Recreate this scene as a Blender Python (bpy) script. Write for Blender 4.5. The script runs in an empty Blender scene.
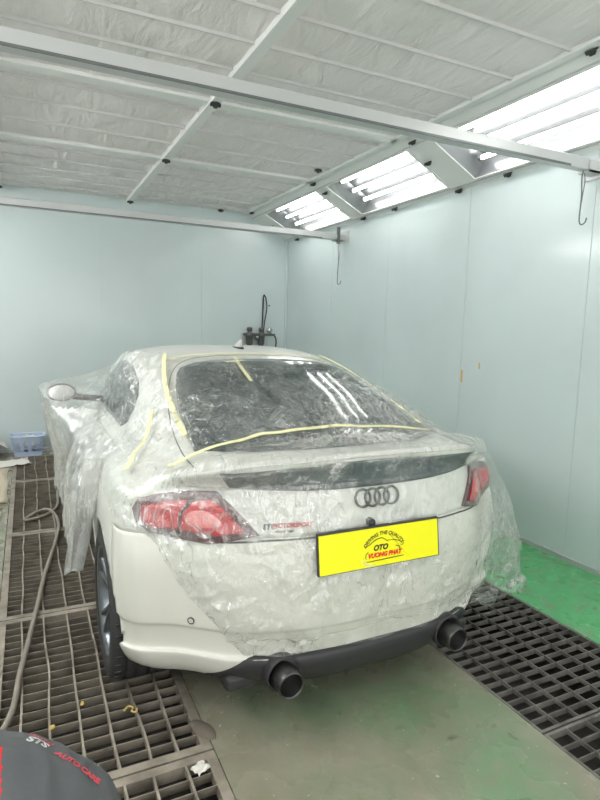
import bpy, bmesh, math, random
from mathutils import Vector, Matrix, noise
from mathutils.bvhtree import BVHTree
from mathutils.geometry import delaunay_2d_cdt
random.seed(7)
sc = bpy.context.scene
col = sc.collection
PI = math.pi

# ------------------------------------------------------------------ materials
def mat(name, base=(.8,.8,.8), rough=.5, metal=0., coat=0., coat_r=.05, emit=None, es=0., spec=.5, bump=None, vary=None):
    m = bpy.data.materials.new(name); m.use_nodes = True
    nt = m.node_tree; b = nt.nodes['Principled BSDF']
    b.inputs['Base Color'].default_value = (*base, 1)
    b.inputs['Roughness'].default_value = rough
    b.inputs['Metallic'].default_value = metal
    b.inputs['Coat Weight'].default_value = coat
    b.inputs['Coat Roughness'].default_value = coat_r
    b.inputs['Specular IOR Level'].default_value = spec
    if emit:
        b.inputs['Emission Color'].default_value = (*emit, 1); b.inputs['Emission Strength'].default_value = es
    if vary:                                   # (scale, other colour, low, high)
        s, c2, lo, hi = vary
        n = nt.nodes.new('ShaderNodeTexNoise'); n.inputs['Scale'].default_value = s; n.inputs['Detail'].default_value = 6
        tc = nt.nodes.new('ShaderNodeTexCoord'); nt.links.new(tc.outputs['Object'], n.inputs['Vector'])
        mr = nt.nodes.new('ShaderNodeMapRange'); mr.inputs['From Min'].default_value = lo; mr.inputs['From Max'].default_value = hi
        mx = nt.nodes.new('ShaderNodeMix'); mx.data_type = 'RGBA'
        mx.inputs['A'].default_value = (*base, 1); mx.inputs['B'].default_value = (*c2, 1)
        nt.links.new(n.outputs['Fac'], mr.inputs['Value']); nt.links.new(mr.outputs['Result'], mx.inputs['Factor'])
        nt.links.new(mx.outputs['Result'], b.inputs['Base Color'])
    if bump:                                   # (scale, strength, distance)
        s, st, d = bump
        n = nt.nodes.new('ShaderNodeTexNoise'); n.inputs['Scale'].default_value = s; n.inputs['Detail'].default_value = 5
        tc = nt.nodes.new('ShaderNodeTexCoord'); nt.links.new(tc.outputs['Object'], n.inputs['Vector'])
        bp = nt.nodes.new('ShaderNodeBump'); bp.inputs['Strength'].default_value = st; bp.inputs['Distance'].default_value = d
        nt.links.new(n.outputs['Fac'], bp.inputs['Height']); nt.links.new(bp.outputs['Normal'], b.inputs['Normal'])
    return m

M = {}
M['paint'] = mat('white_paint', (.68,.675,.64), .3, coat=.5, coat_r=.06)
M['primer'] = mat('bare_white_bumper', (.66,.655,.595), .45, coat=.1, coat_r=.3)
M['seam'] = mat('seam_dark', (.03,.03,.03), .7)
M['glass'] = mat('tinted_glass', (.045,.06,.065), .06, spec=.9)
M['blackpl'] = mat('black_plastic', (.03,.03,.032), .5)
M['spoil'] = mat('dark_spoiler', (.055,.068,.072), .3, vary=(3,(.10,.12,.125),.35,.7))
M['rubber'] = mat('tyre_rubber', (.035,.035,.035), .75, bump=(60,.2,.002))
M['rim'] = mat('rim_grey', (.22,.23,.25), .3, .8)
M['disc'] = mat('brake_disc', (.3,.29,.28), .4, .9)
M['red'] = mat('lamp_red', (.50,.01,.02), .15, coat=.6)
M['redlt'] = mat('lamp_pink_highlight', (.75,.22,.22), .2, coat=.6)
M['lampdk'] = mat('lamp_smoke', (.09,.025,.03), .15, coat=.6)
M['chrome'] = mat('chrome', (.6,.6,.6), .12, 1.)
M['exh'] = mat('exhaust_steel', (.10,.10,.10), .35, .9)
M['ring'] = mat('ring_grey', (.11,.12,.11), .3, .6)
M['yellow'] = mat('plate_yellow', (.88,.84,.0), .45)
M['ink'] = mat('black_ink', (.01,.01,.01), .6)
M['redink'] = mat('red_ink', (.75,.03,.01), .6)
M['tape'] = mat('masking_tape', (.80,.77,.44), .7)
M['steel'] = mat('galvanised', (.56,.57,.57), .38, .4, bump=(8,.15,.01), vary=(5,(.55,.56,.56),.4,.65))
M['grate'] = mat('grating_steel', (.34,.30,.245), .6, .1, bump=(40,.4,.003), vary=(9,(.17,.15,.12),.4,.68))
M['grate2'] = mat('grating_steel_dark', (.22,.21,.185), .55, .2, bump=(40,.4,.003), vary=(9,(.11,.105,.095),.4,.68))
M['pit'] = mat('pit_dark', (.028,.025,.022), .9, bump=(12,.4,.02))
M['tray'] = mat('light_tray_white', (.24,.25,.26), .28, .6)
M['trimw'] = mat('white_trim', (.74,.75,.73), .4)
M['clip'] = mat('black_clip', (.03,.03,.03), .6)
M['wire'] = mat('wire_grey', (.16,.17,.17), .4, .5)
M['hose'] = mat('hose_grey', (.27,.235,.20), .6)
M['blue'] = mat('basket_blue', (.46,.55,.72), .45)
M['skin'] = mat('skin', (.45,.27,.19), .6)
M['shirt'] = mat('grey_shirt', (.085,.09,.095), .85, bump=(9,.5,.02))
M['shirtred'] = mat('red_shirt_panel', (.72,.01,.02), .8, bump=(9,.5,.02))
M['trouser'] = mat('trousers', (.03,.035,.05), .9)
M['hair'] = mat('hair', (.01,.01,.01), .6)
M['whiteink'] = mat('white_print', (.6,.6,.6), .7)
M['pinkink'] = mat('red_print', (.55,.06,.08), .7)
M['paper'] = mat('paper', (.72,.70,.64), .8, bump=(10,.4,.02))
M['card'] = mat('cardboard', (.52,.45,.34), .85)
M['leaf'] = mat('yellow_scrap', (.62,.45,.14), .7)
M['tube'] = mat('tube_glow', (1,1,1), .4, emit=(1,.99,.95), es=13.)
M['tube2'] = mat('bright_tube_glow', (1,1,1), .4, emit=(1,.99,.96), es=38.)  # stronger glow given to the unseen left tubes to brighten the booth
M['brass'] = mat('regulator_metal', (.14,.14,.14), .4, .6)

def wallmat(name, c):
    m = mat(name, c, .32, coat=.35, coat_r=.12, vary=(.9,(c[0]*.93,c[1]*.91,c[2]*.92),.45,.75), bump=(1.2,.12,.02))
    return m
M['wall'] = wallmat('wall_panel', (.605,.69,.69))
M['rib'] = mat('rib_grey', (.62,.61,.60), .6)
M['ceil'] = mat('filter_cloth', (.82,.785,.775), .9, vary=(1.5,(.75,.72,.71),.4,.7))
def cloth_bump(m):
    nt = m.node_tree; b = nt.nodes['Principled BSDF']
    tc = nt.nodes.new('ShaderNodeTexCoord'); mp = nt.nodes.new('ShaderNodeMapping'); mp.inputs['Scale'].default_value = (7,2.2,1)
    n = nt.nodes.new('ShaderNodeTexNoise'); n.inputs['Scale'].default_value = 1.; n.inputs['Detail'].default_value = 3; n.inputs['Distortion'].default_value = .6
    w = nt.nodes.new('ShaderNodeTexNoise'); w.inputs['Scale'].default_value = 120
    a = nt.nodes.new('ShaderNodeMath'); a.operation = 'MULTIPLY_ADD'; a.inputs[1].default_value = .06
    bp = nt.nodes.new('ShaderNodeBump'); bp.inputs['Strength'].default_value = 1.; bp.inputs['Distance'].default_value = .055
    nt.links.new(tc.outputs['Object'], mp.inputs['Vector']); nt.links.new(mp.outputs[0], n.inputs['Vector'])
    nt.links.new(tc.outputs['Object'], w.inputs['Vector']); nt.links.new(w.outputs['Fac'], a.inputs[0]); nt.links.new(n.outputs['Fac'], a.inputs[2])
    nt.links.new(a.outputs[0], bp.inputs['Height']); nt.links.new(bp.outputs[0], b.inputs['Normal'])
cloth_bump(M['ceil'])

def floor_mat():
    m = mat('painted_floor', (.3,.3,.25), .38)
    nt = m.node_tree; b = nt.nodes['Principled BSDF']; L = nt.links.new; N = nt.nodes.new
    tc = N('ShaderNodeTexCoord')
    def nz(s, d=6, dist=.3):
        n = N('ShaderNodeTexNoise'); n.inputs['Scale'].default_value = s; n.inputs['Detail'].default_value = d; n.inputs['Distortion'].default_value = dist
        L(tc.outputs['Object'], n.inputs['Vector']); return n
    def rng(v, a, c):
        r = N('ShaderNodeMapRange'); r.inputs['From Min'].default_value = a; r.inputs['From Max'].default_value = c; L(v, r.inputs['Value']); return r.outputs['Result']
    def mix(f, a, c):
        x = N('ShaderNodeMix'); x.data_type = 'RGBA'
        for k, s in (('A', a), ('B', c)):
            if isinstance(s, tuple): x.inputs[k].default_value = (*s, 1)
            else: L(s, x.inputs[k])
        L(f, x.inputs['Factor']); return x.outputs['Result']
    def mth(op, a, c):
        x = N('ShaderNodeMath'); x.operation = op
        for i, s in enumerate((a, c)):
            if isinstance(s, (int, float)): x.inputs[i].default_value = s
            else: L(s, x.inputs[i])
        return x.outputs[0]
    sep = N('ShaderNodeSeparateXYZ'); L(tc.outputs['Object'], sep.inputs[0])
    X = sep.outputs['X']
    # worn paint survives more towards the right wall and the right side of the middle strip
    worn = mth('ADD', nz(1.6).outputs['Fac'], mth('MULTIPLY', rng(X, .9, 1.5), .30))
    worn = mth('ADD', worn, mth('MULTIPLY', rng(X, 2.45, 2.75), .30))
    worn = mth('SUBTRACT', worn, mth('MULTIPLY', rng(mth('ABSOLUTE', mth('SUBTRACT', X, 1.76), 0), .16, .02), .22))
    gf = mth('MULTIPLY', rng(worn, .54, .84), rng(nz(11, 8).outputs['Fac'], .12, .5))
    conc = mix(rng(nz(4).outputs['Fac'], .35, .7), (.30,.285,.215), (.215,.215,.15))
    conc = mix(rng(nz(2.3, 4).outputs['Fac'], .56, .7), conc, (.29,.235,.19))
    green = mix(rng(nz(3).outputs['Fac'], .3, .7), (.14,.25,.13), (.19,.28,.16))
    green = mix(rng(X, 2.2, 2.6), green, (.10,.42,.16))
    c = mix(gf, conc, green)
    sp = rng(nz(34, 3).outputs['Fac'], .70, .74)
    c = mix(sp, c, (.55,.54,.45))
    dk = rng(nz(7, 8, 1.).outputs['Fac'], .66, .74)
    c = mix(mth('MULTIPLY', dk, .6), c, (.06,.06,.05))
    L(c, b.inputs['Base Color'])
    L(rng(nz(5).outputs['Fac'], .2, 1.3), b.inputs['Roughness'])
    bp = N('ShaderNodeBump'); bp.inputs['Strength'].default_value = .3; bp.inputs['Distance'].default_value = .004
    L(nz(25, 8).outputs['Fac'], bp.inputs['Height']); L(bp.outputs[0], b.inputs['Normal'])
    return m
M['floor'] = floor_mat()

def film_mat(name, lo, hi, crease, c=(.84,.84,.81)):
    m = bpy.data.materials.new(name); m.use_nodes = True
    nt = m.node_tree; nt.nodes.clear(); N = nt.nodes.new; L = nt.links.new
    out = N('ShaderNodeOutputMaterial'); tr = N('ShaderNodeBsdfTransparent'); tr.inputs[0].default_value = (.98,.99,.98,1)
    df = N('ShaderNodeBsdfDiffuse'); df.inputs[0].default_value = (*c,1)
    tl = N('ShaderNodeBsdfTranslucent'); tl.inputs[0].default_value = (*c,1)
    gl = N('ShaderNodeBsdfGlossy'); gl.inputs['Roughness'].default_value = .13; gl.inputs[0].default_value = (.9,.9,.9,1)
    tc = N('ShaderNodeTexCoord')
    def noi(s, d, dist=0.):
        n = N('ShaderNodeTexNoise'); n.inputs['Scale'].default_value = s; n.inputs['Detail'].default_value = d; n.inputs['Distortion'].default_value = dist
        L(tc.outputs['Object'], n.inputs['Vector']); return n.outputs['Fac']
    def rng(v, a, b2, c2, d2):
        r = N('ShaderNodeMapRange'); r.inputs['From Min'].default_value = a; r.inputs['From Max'].default_value = b2
        r.inputs['To Min'].default_value = c2; r.inputs['To Max'].default_value = d2; L(v, r.inputs['Value']); return r.outputs['Result']
    def mth(op, a, b2=None):
        x = N('ShaderNodeMath'); x.operation = op
        for i, s in enumerate((a, b2)):
            if s is None: continue
            if isinstance(s, (int, float)): x.inputs[i].default_value = s
            else: L(s, x.inputs[i])
        return x.outputs[0]
    ridge = rng(mth('ABSOLUTE', mth('SUBTRACT', noi(6.5, 2, .8), .5)), 0, .018, 1, 0)
    ridge = mth('MULTIPLY', ridge, rng(noi(3.3, 2), .45, .62, 0, 1))
    haze = rng(noi(2.6, 5, .8), .35, .68, lo, hi)
    fine = rng(noi(16, 6, 1.5), .5, .75, 0, .18)
    # white streak highlights put into the film's opacity, running down the sheet
    mp = N('ShaderNodeMapping'); mp.inputs['Scale'].default_value = (26,26,3.2)
    wv = N('ShaderNodeTexNoise'); wv.inputs['Scale'].default_value = 2.5; L(tc.outputs['Object'], wv.inputs['Vector'])
    va = N('ShaderNodeVectorMath'); va.operation = 'MULTIPLY_ADD'; va.inputs[1].default_value = (.35,.35,.35); L(wv.outputs['Color'], va.inputs[0]); L(tc.outputs['Object'], va.inputs[2])
    L(va.outputs[0], mp.inputs['Vector'])
    st = N('ShaderNodeTexNoise'); st.inputs['Scale'].default_value = 1.; st.inputs['Detail'].default_value = 3; L(mp.outputs[0], st.inputs['Vector'])
    sline = rng(mth('ABSOLUTE', mth('SUBTRACT', st.outputs['Fac'], .5)), 0, .022, 1, 0)
    sline = mth('MULTIPLY', sline, rng(noi(2.8, 3), .40, .62, .0, .55))
    fac = mth('ADD', mth('ADD', haze, fine), mth('MAXIMUM', mth('MULTIPLY', ridge, crease), sline))
    at = N('ShaderNodeAttribute'); at.attribute_name = 'layers'       # gathered film lies in several layers
    fac = mth('MINIMUM', mth('ADD', fac, at.outputs['Fac']), .95)
    vo = N('ShaderNodeTexVoronoi'); vo.inputs['Scale'].default_value = 17; L(tc.outputs['Object'], vo.inputs['Vector'])
    hgt = mth('ADD', mth('ADD', mth('MULTIPLY', vo.outputs['Distance'], .9), noi(11, 6, 1.5)), mth('MULTIPLY', st.outputs['Fac'], .9))
    bp = N('ShaderNodeBump'); bp.inputs['Strength'].default_value = .9; bp.inputs['Distance'].default_value = .017
    L(hgt, bp.inputs['Height'])
    for s in (gl, df): L(bp.outputs[0], s.inputs['Normal'])
    m1 = N('ShaderNodeMixShader'); m1.inputs[0].default_value = .45; L(df.outputs[0], m1.inputs[1]); L(tl.outputs[0], m1.inputs[2])
    m2 = N('ShaderNodeMixShader'); m2.inputs[0].default_value = .4; L(m1.outputs[0], m2.inputs[1]); L(gl.outputs[0], m2.inputs[2])
    m3 = N('ShaderNodeMixShader'); L(fac, m3.inputs[0]); L(tr.outputs[0], m3.inputs[1]); L(m2.outputs[0], m3.inputs[2])
    L(m3.outputs[0], out.inputs[0])
    return m
M['film'] = film_mat('clear_film', .07, .40, .12)
M['film2'] = film_mat('milky_film', .50, .78, .12)
def pane_mat():
    m = bpy.data.materials.new('lamp_pane'); m.use_nodes = True
    nt = m.node_tree; nt.nodes.clear(); N = nt.nodes.new; L = nt.links.new
    out = N('ShaderNodeOutputMaterial'); tr = N('ShaderNodeBsdfTransparent'); gl = N('ShaderNodeBsdfGlossy'); gl.inputs['Roughness'].default_value = .05
    lw = N('ShaderNodeLayerWeight'); lw.inputs[0].default_value = .5
    pw = N('ShaderNodeMath'); pw.operation = 'POWER'; pw.inputs[1].default_value = 5; L(lw.outputs['Facing'], pw.inputs[0])
    f = N('ShaderNodeMath'); f.operation = 'MULTIPLY_ADD'; f.inputs[1].default_value = .7; f.inputs[2].default_value = .05; L(pw.outputs[0], f.inputs[0])
    mx = N('ShaderNodeMixShader'); L(f.outputs[0], mx.inputs[0]); L(tr.outputs[0], mx.inputs[1]); L(gl.outputs[0], mx.inputs[2]); L(mx.outputs[0], out.inputs[0])
    return m
M['pane'] = pane_mat()

# ------------------------------------------------------------------ helpers
def link_bm(name, bm, m, parent=None, smooth=False):
    me = bpy.data.meshes.new(name); bm.to_mesh(me); bm.free()
    o = bpy.data.objects.new(name, me); col.objects.link(o)
    for x in (m if isinstance(m, (list, tuple)) else [m]): me.materials.append(x)
    if smooth:
        for p in me.polygons: p.use_smooth = True
    if parent: o.parent = parent
    return o
def box(bm, a, b, mi=0):
    v = [bm.verts.new((x,y,z)) for x in (a[0],b[0]) for y in (a[1],b[1]) for z in (a[2],b[2])]
    for f in ((0,1,3,2),(4,6,7,5),(0,4,5,1),(2,3,7,6),(0,2,6,4),(1,5,7,3)):
        bm.faces.new([v[i] for i in f]).material_index = mi
def boxo(name, a, b, m, parent=None, bev=0):
    bm = bmesh.new(); box(bm, a, b)
    o = link_bm(name, bm, m, parent)
    if bev:
        md = o.modifiers.new('b', 'BEVEL'); md.width = bev; md.segments = 2
    return o
def tube(bm, pts, r, seg=8, closed=False, cap=True):
    pts = [Vector(p) for p in pts]; n = len(pts); rings = []
    up = Vector((0,0,1))
    t0 = (pts[1]-pts[0]).normalized()
    if abs(t0.dot(up)) > .9: up = Vector((1,0,0))
    nrm = t0.cross(up).normalized()
    for i, p in enumerate(pts):
        if closed: t = (pts[(i+1)%n]-pts[i-1]).normalized()
        else: t = (pts[min(i+1,n-1)]-pts[max(i-1,0)]).normalized()
        nrm = (nrm - t*nrm.dot(t)).normalized(); bi = t.cross(nrm)
        rr = r[i] if isinstance(r, (list,tuple)) else r
        rings.append([bm.verts.new(p + (nrm*math.cos(k*2*PI/seg)+bi*math.sin(k*2*PI/seg))*rr) for k in range(seg)])
    for i in range(n if closed else n-1):
        A, B = rings[i], rings[(i+1)%n]
        for k in range(seg): bm.faces.new((A[k],A[(k+1)%seg],B[(k+1)%seg],B[k]))
    if cap and not closed:
        bm.faces.new(rings[0][::-1]); bm.faces.new(rings[-1])
def tubeo(name, pts, r, m, parent=None, seg=8, closed=False):
    bm = bmesh.new(); tube(bm, pts, r, seg, closed); return link_bm(name, bm, m, parent, True)
def lathe(bm, prof, axis='x', seg=48, c=(0,0,0), mi=0):
    rings = []
    for (r, h) in prof:
        ring = []
        for k in range(seg):
            a = 2*PI*k/seg; u, v = r*math.cos(a), r*math.sin(a)
            p = {'x':(h,u,v),'y':(u,h,v),'z':(u,v,h)}[axis]
            ring.append(bm.verts.new((p[0]+c[0],p[1]+c[1],p[2]+c[2])))
        rings.append(ring)
    for A, B in zip(rings, rings[1:]):
        for k in range(seg): bm.faces.new((A[k],A[(k+1)%seg],B[(k+1)%seg],B[k])).material_index = mi
def smooth_pts(pts, n=6, closed=False):
    pts = [Vector(p) for p in pts]; out = []; N_ = len(pts)
    for i in range(N_ if closed else N_-1):
        if closed: a,b,c,d = pts[i-1],pts[i],pts[(i+1)%N_],pts[(i+2)%N_]
        else: a,b,c,d = pts[max(i-1,0)],pts[i],pts[i+1],pts[min(i+2,N_-1)]
        for k in range(n):
            t = k/n; out.append(.5*((2*b)+(c-a)*t+(2*a-5*b+4*c-d)*t*t+(3*b-a-3*c+d)*t**3))
    if not closed: out.append(pts[-1])
    return out
def tag(o, label=None, cat=None, group=None, kind=None):
    if label: o['label'] = label
    if cat: o['category'] = cat
    if group: o['group'] = group
    if kind: o['kind'] = kind
    return o
def empty(name, loc, label, cat, group=None, rz=0):
    o = bpy.data.objects.new(name, None); col.objects.link(o); o.location = loc; o.rotation_euler = (0,0,rz)
    o.empty_display_size = .1
    return tag(o, label, cat, group)
def struct(o): o['kind'] = 'structure'; return o
def copy_tree(o, parent=None):
    c = o.copy(); col.objects.link(c)
    if parent: c.parent = parent
    for ch in list(o.children): copy_tree(ch, c)
    return c
def baked(o):
    dg = bpy.context.evaluated_depsgraph_get(); dg.update()
    me = bpy.data.meshes.new_from_object(o.evaluated_get(dg)); o.modifiers.clear(); o.data = me; return o

# ------------------------------------------------------------------ room
WX, BY, CZ = 3.3, 7.35, 3.05        # right wall, back wall, ceiling
LX, FY = -1.65, -1.6
G1, G2, S1, S2 = -.185, .575, 1.765, 2.56     # edges of the two grating strips
bm = bmesh.new()
for x0, x1 in ((LX, G1), (G2, S1), (S2, WX)): box(bm, (x0, FY, -.4), (x1, BY, 0))
box(bm, (G1, FY, -.4), (G2, .3, 0)); box(bm, (S1, FY, -.4), (S2, .0, 0))
box(bm, (G1, 7.1, -.4), (G2, BY, 0)); box(bm, (S1, 7.1, -.4), (S2, BY, 0))
struct(link_bm('floor', bm, M['floor']))
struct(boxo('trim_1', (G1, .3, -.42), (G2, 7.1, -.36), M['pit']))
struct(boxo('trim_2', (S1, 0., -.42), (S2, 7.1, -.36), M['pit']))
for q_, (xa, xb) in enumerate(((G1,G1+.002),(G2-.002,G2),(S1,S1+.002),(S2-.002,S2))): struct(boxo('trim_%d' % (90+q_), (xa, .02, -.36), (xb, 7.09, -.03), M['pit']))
# wall panels
def wall_y(name, x, y0, y1, side, seams):
    bm = bmesh.new(); e = sorted([y0]+seams+[y1])
    for a, b in zip(e, e[1:]): box(bm, (min(x,x+side*.06), a+.002, 0), (max(x,x+side*.06), b-.002, 2.76 if side else CZ))
    box(bm, (min(x+side*.004,x+side*.05), y0, 0), (max(x+side*.004,x+side*.05), y1, 2.76))
    return struct(link_bm(name, bm, M['wall']))
wall_y('wall_right', WX, FY, BY, 1, [-.9,.27,1.42,2.57,3.72,4.87,6.02])
wall_y('wall_left', LX, FY, BY, -1, [-.9,.27,1.42,2.57,3.72,4.87,6.02])
bm = bmesh.new()
e = [LX,-1.4,-.32,.83,2.08,3.3]
for a, b in zip(e, e[1:]): box(bm, (a+.0015, BY, 0), (b-.0015, BY+.06, CZ+.05))
box(bm, (LX, BY+.004, 0), (WX, BY+.05, CZ+.05))
struct(link_bm('wall_back', bm, M['wall']))
# entrance left open behind the viewer so an added bright surround lights the booth
bm = bmesh.new(); box(bm, (LX, FY-.06, 0), (-1.1, FY, CZ+.05)); box(bm, (2.75, FY-.06, 0), (WX, FY, CZ+.05)); box(bm, (-1.1, FY-.06, 2.85), (2.75, FY, CZ+.05))
struct(link_bm('wall_front', bm, M['wall']))
struct(boxo('baseboard_right', (WX-.012, FY, 0), (WX, BY, .035), M['steel']))
struct(boxo('baseboard_back', (LX, BY-.012, 0), (WX-.012, BY, .035), M['steel']))
# inner corner trim
struct(boxo('trim_3', (WX-.03, BY-.03, .035), (WX, BY, 2.74), M['wall'], bev=.008))

# ceiling: quilted filter cloth sagging between ribs
CX0, CX1 = -1.0, 2.66
ribs = [-1.5,-1.08,-.66,-.24,.18,.60,1.02,1.44,1.86,2.28,2.68,3.02,3.37,3.62,4.10,4.49,4.92,5.28,5.62,5.98,6.36,6.72,7.10]
bm = bmesh.new(); e = [FY]+ribs+[BY]
nx = 90
prev = None
for a, b in zip(e, e[1:]):
    ny = max(3, int((b-a)/.05))
    for j in range(ny+1):
        if prev is not None and j == 0: continue
        t = j/ny; y = a+(b-a)*t; row = []
        for i in range(nx+1):
            x = CX0+(CX1-CX0)*i/nx
            s = math.sin(PI*t)
            w = noise.noise(Vector((x*5, y*1.6+x, 3)))*.012 + noise.noise(Vector((x*16, y*4, 8)))*.005
            row.append(bm.verts.new((x, y, CZ-.010*s + (w*s))))
        if prev:
            for i in range(nx): bm.faces.new((prev[i],prev[i+1],row[i+1],row[i]))
        prev = row
o = struct(link_bm('ceiling', bm, M['ceil'], smooth=True))
struct(boxo('ceiling_void', (LX-.05, FY, CZ+.1), (WX+.1, BY+.05, CZ+.14), M['trimw']))
k = 4
for y in ribs:
    broad = y in (3.62, 5.28)
    o = struct(boxo('trim_%d' % k, (CX0, y-(.05 if broad else .0065), CZ-(.03 if broad else .018)), (CX1, y+(.05 if broad else .0065), CZ+.004), M['trimw'] if broad else M['rib'], bev=.002)); k += 1
    if broad: o.location.y += .28 if y < 4 else .1
    else:
        o.data.materials.append(M['clip']); b_ = bmesh.new(); b_.from_mesh(o.data); box(b_, (CX0, y+.010, CZ-.008), (CX1, y+.015, CZ+.004), 1); b_.to_mesh(o.data); b_.free()  # thin dark strip puts the shadow gap beside each rib into colour
for x in (1.17, -.23):
    struct(boxo('trim_%d' % k, (x-.035, FY, CZ-.045), (x+.035, BY, CZ+.002), M['trimw'], bev=.004)); k += 1
for x in (CX1, CX0):
    struct(boxo('trim_%d' % k, (x-.03, FY, CZ-.03), (x+.03, BY, CZ+.03), M['trimw'], bev=.004)); k += 1

# sloped lamp housings, both sides
def slope_pt(s, u, y, d=0.):         # s=+1 right, u 0..1 down the slope, d = depth behind the face
    if s > 0: ax, bx = CX1, WX
    else: ax, bx = CX0, LX
    dx, dz = bx-ax, 2.72-CZ; L_ = math.hypot(dx, dz); nx_, nz_ = (-dz/L_*s, abs(dx)/L_)
    return Vector((ax+dx*u+nx_*d*1.0, y, CZ+dz*u+nz_*d))
units = [(-1.3,.4),(.55,2.0),(2.12,3.62),(3.92,5.30),(5.52,6.95)]
U0, U1 = .20, .90
def slab(bm, s, u0, u1, y0, y1, d0=0, d1=.03):
    v = [bm.verts.new(slope_pt(s,u,y,d)) for u in (u0,u1) for y in (y0,y1) for d in (d0,d1)]
    for f in ((0,1,3,2),(4,6,7,5),(0,4,5,1),(2,3,7,6),(0,2,6,4),(1,5,7,3)): bm.faces.new([v[i] for i in f])
for s, nm in ((1,'right'),(-1,'left')):
    bm = bmesh.new()
    slab(bm, s, 0, U0, FY, BY); slab(bm, s, U1, 1.02, FY, BY)
    ys = [FY]+[v for u in units for v in u]+[BY]
    for a, b in zip(ys[::2], ys[1::2]): slab(bm, s, U0, U1, a, b)
    o = struct(link_bm('ceiling_slope_'+nm, bm, M['trimw']))
    bm = bmesh.new()
    for uu in (.04, U0-.02, U1+.03):
        tube(bm, [slope_pt(s,uu,FY,-.004), slope_pt(s,uu,BY,-.004)], .007, 6)
    struct(link_bm('trim_%d' % k, bm, M['steel'])); k += 1
    for ui, (y0, y1) in enumerate(units):
        if nm == 'right': lb = ['lamp unit on the right slope behind the viewer','lamp unit on the right slope beside the viewer','nearest large lamp unit on the right slope, cut by the right picture edge','middle lamp unit on the right slope with glowing white tubes','farthest lamp unit on the right slope, near the back corner'][ui]
        else: lb = ['first','second','third','fourth','fifth'][ui]+' lamp unit from the entrance along the left slope'
        t = empty('light_fixture', slope_pt(s,.5,(y0+y1)/2), 'recessed '+lb, 'light fixture', 'recessed lamp units')
        inv = Matrix.Translation(-t.location)
        bm = bmesh.new()
        # open tray of five walls, back with small troughs
        D = .15
        def q(*p): bm.faces.new([bm.verts.new(x) for x in p])
        P = lambda u,y,d: slope_pt(s,u,y,d)
        q(P(U0+.05,y0+.08,D),P(U1-.05,y0+.08,D),P(U1-.05,y1-.08,D),P(U0+.05,y1-.08,D))
        q(P(U0,y0,0),P(U0+.05,y0+.08,D),P(U0+.05,y1-.08,D),P(U0,y1,0)); q(P(U1,y0,0),P(U1-.05,y0+.08,D),P(U1-.05,y1-.08,D),P(U1,y1,0))
        q(P(U0,y0,0),P(U1,y0,0),P(U1-.05,y0+.08,D),P(U0+.05,y0+.08,D)); q(P(U0,y1,0),P(U1,y1,0),P(U1-.05,y1-.08,D),P(U0+.05,y1-.08,D))
        bm.transform(inv); h = link_bm('tray', bm, M['tray'], t)
        md = h.modifiers.new('s','SOLIDIFY'); md.thickness = .004; md.offset = 0
        bm = bmesh.new()
        for w in (0, 1):
            uu = U0 if w == 0 else U1
            slab(bm, s, uu-.012, uu+.012, y0-.02, y1+.02, -.008, 0)
            yy = y0 if w == 0 else y1
            slab(bm, s, U0, U1, yy-.012, yy+.012, -.008, 0)
        bm.transform(inv); link_bm('frame', bm, M['trimw'], t)
        for u in ((.33,.54,.75) if s > 0 else (.30,.46,.62,.78)):
            bm = bmesh.new(); tube(bm, [P(u,y0+.12,.085), P(u,y1-.12,.085)], .016, 10)
            bm.transform(inv); tb = link_bm('tube', bm, M['tube'] if s > 0 else M['tube2'], t, True)
            for yy in (y0+.10, y1-.13):
                bm = bmesh.new(); tube(bm, [P(u,yy,.085), P(u,yy+.03,.085)], .02, 10)
                bm.transform(inv); link_bm('tube_socket', bm, M['tray'], tb)
        bm = bmesh.new(); q(P(U0,y0,.004),P(U1,y0,.004),P(U1,y1,.004),P(U0,y1,.004)); bm.transform(inv); link_bm('pane', bm, M['pane'], t)
# black corner clips on the ceiling frame
bm = bmesh.new()
lathe(bm, [(.0,-.03),(.014,-.03),(.022,-.012),(.034,-.008),(.034,0),(0,0)], 'z', 16)
box(bm, (-.035,-.012,-.02), (.035,.012,-.004))
proto = link_bm('ceiling_clip', bm, M['clip'])
clips = [((1.17,3.82,CZ-.045),'black clip where the long white ceiling rib meets the first broad cross strip'),
 ((1.17,5.3,CZ-.045),'black clip on the long white ceiling rib at the second broad cross strip'),
 ((1.17,7.25,CZ-.045),'black clip at the end of the long ceiling rib by the back wall'),
 ((-.23,7.25,CZ-.045),'black clip at the left picture edge where ceiling meets back wall'),
 ((2.3,7.25,CZ-.02),'black clip above the back wall, left of the slanted corner'),
 ((2.52,4.95,CZ-.02),'black clip on the ceiling above the middle lamp unit, left one of a pair')]
for i, (p, lb) in enumerate(clips):
    o = proto if i == 0 else copy_tree(proto)
    o.location = p; tag(o, lb, 'clip', 'black ceiling clips')
sc_ = [(.05,6.95+.2,'uppermost clip at the far end of the lamp slope'),(.5,7.15,'clip on the slanted end beyond the farthest lamp unit'),(.97,7.0,'lowest clip at the far end of the slope, by the wall corner'),
 (.06,5.4,'upper clip between the farthest and middle lamp units'),(.28,5.4,'second clip between the farthest and middle lamp units'),(.95,5.32,'lower clip between the farthest and middle lamp units'),
 (.95,4.75,'clip under the middle lamp unit on the wall edge'),(.12,3.78,'upper clip between the middle and nearest lamp units'),(.45,3.85,'middle clip between the middle and nearest lamp units'),(.97,3.85,'lower clip between the middle and nearest lamp units'),
 (.06,2.2,'clip at the upper right above the nearest lamp unit'),(.95,3.3,'clip below the nearest lamp unit at its far end')]
for u, y, lb in sc_:
    o = copy_tree(proto); o.location = slope_pt(1, u, y, -.006); o.rotation_euler = (0, -.46, 0); tag(o, 'black '+lb, 'clip', 'black ceiling clips')

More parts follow.
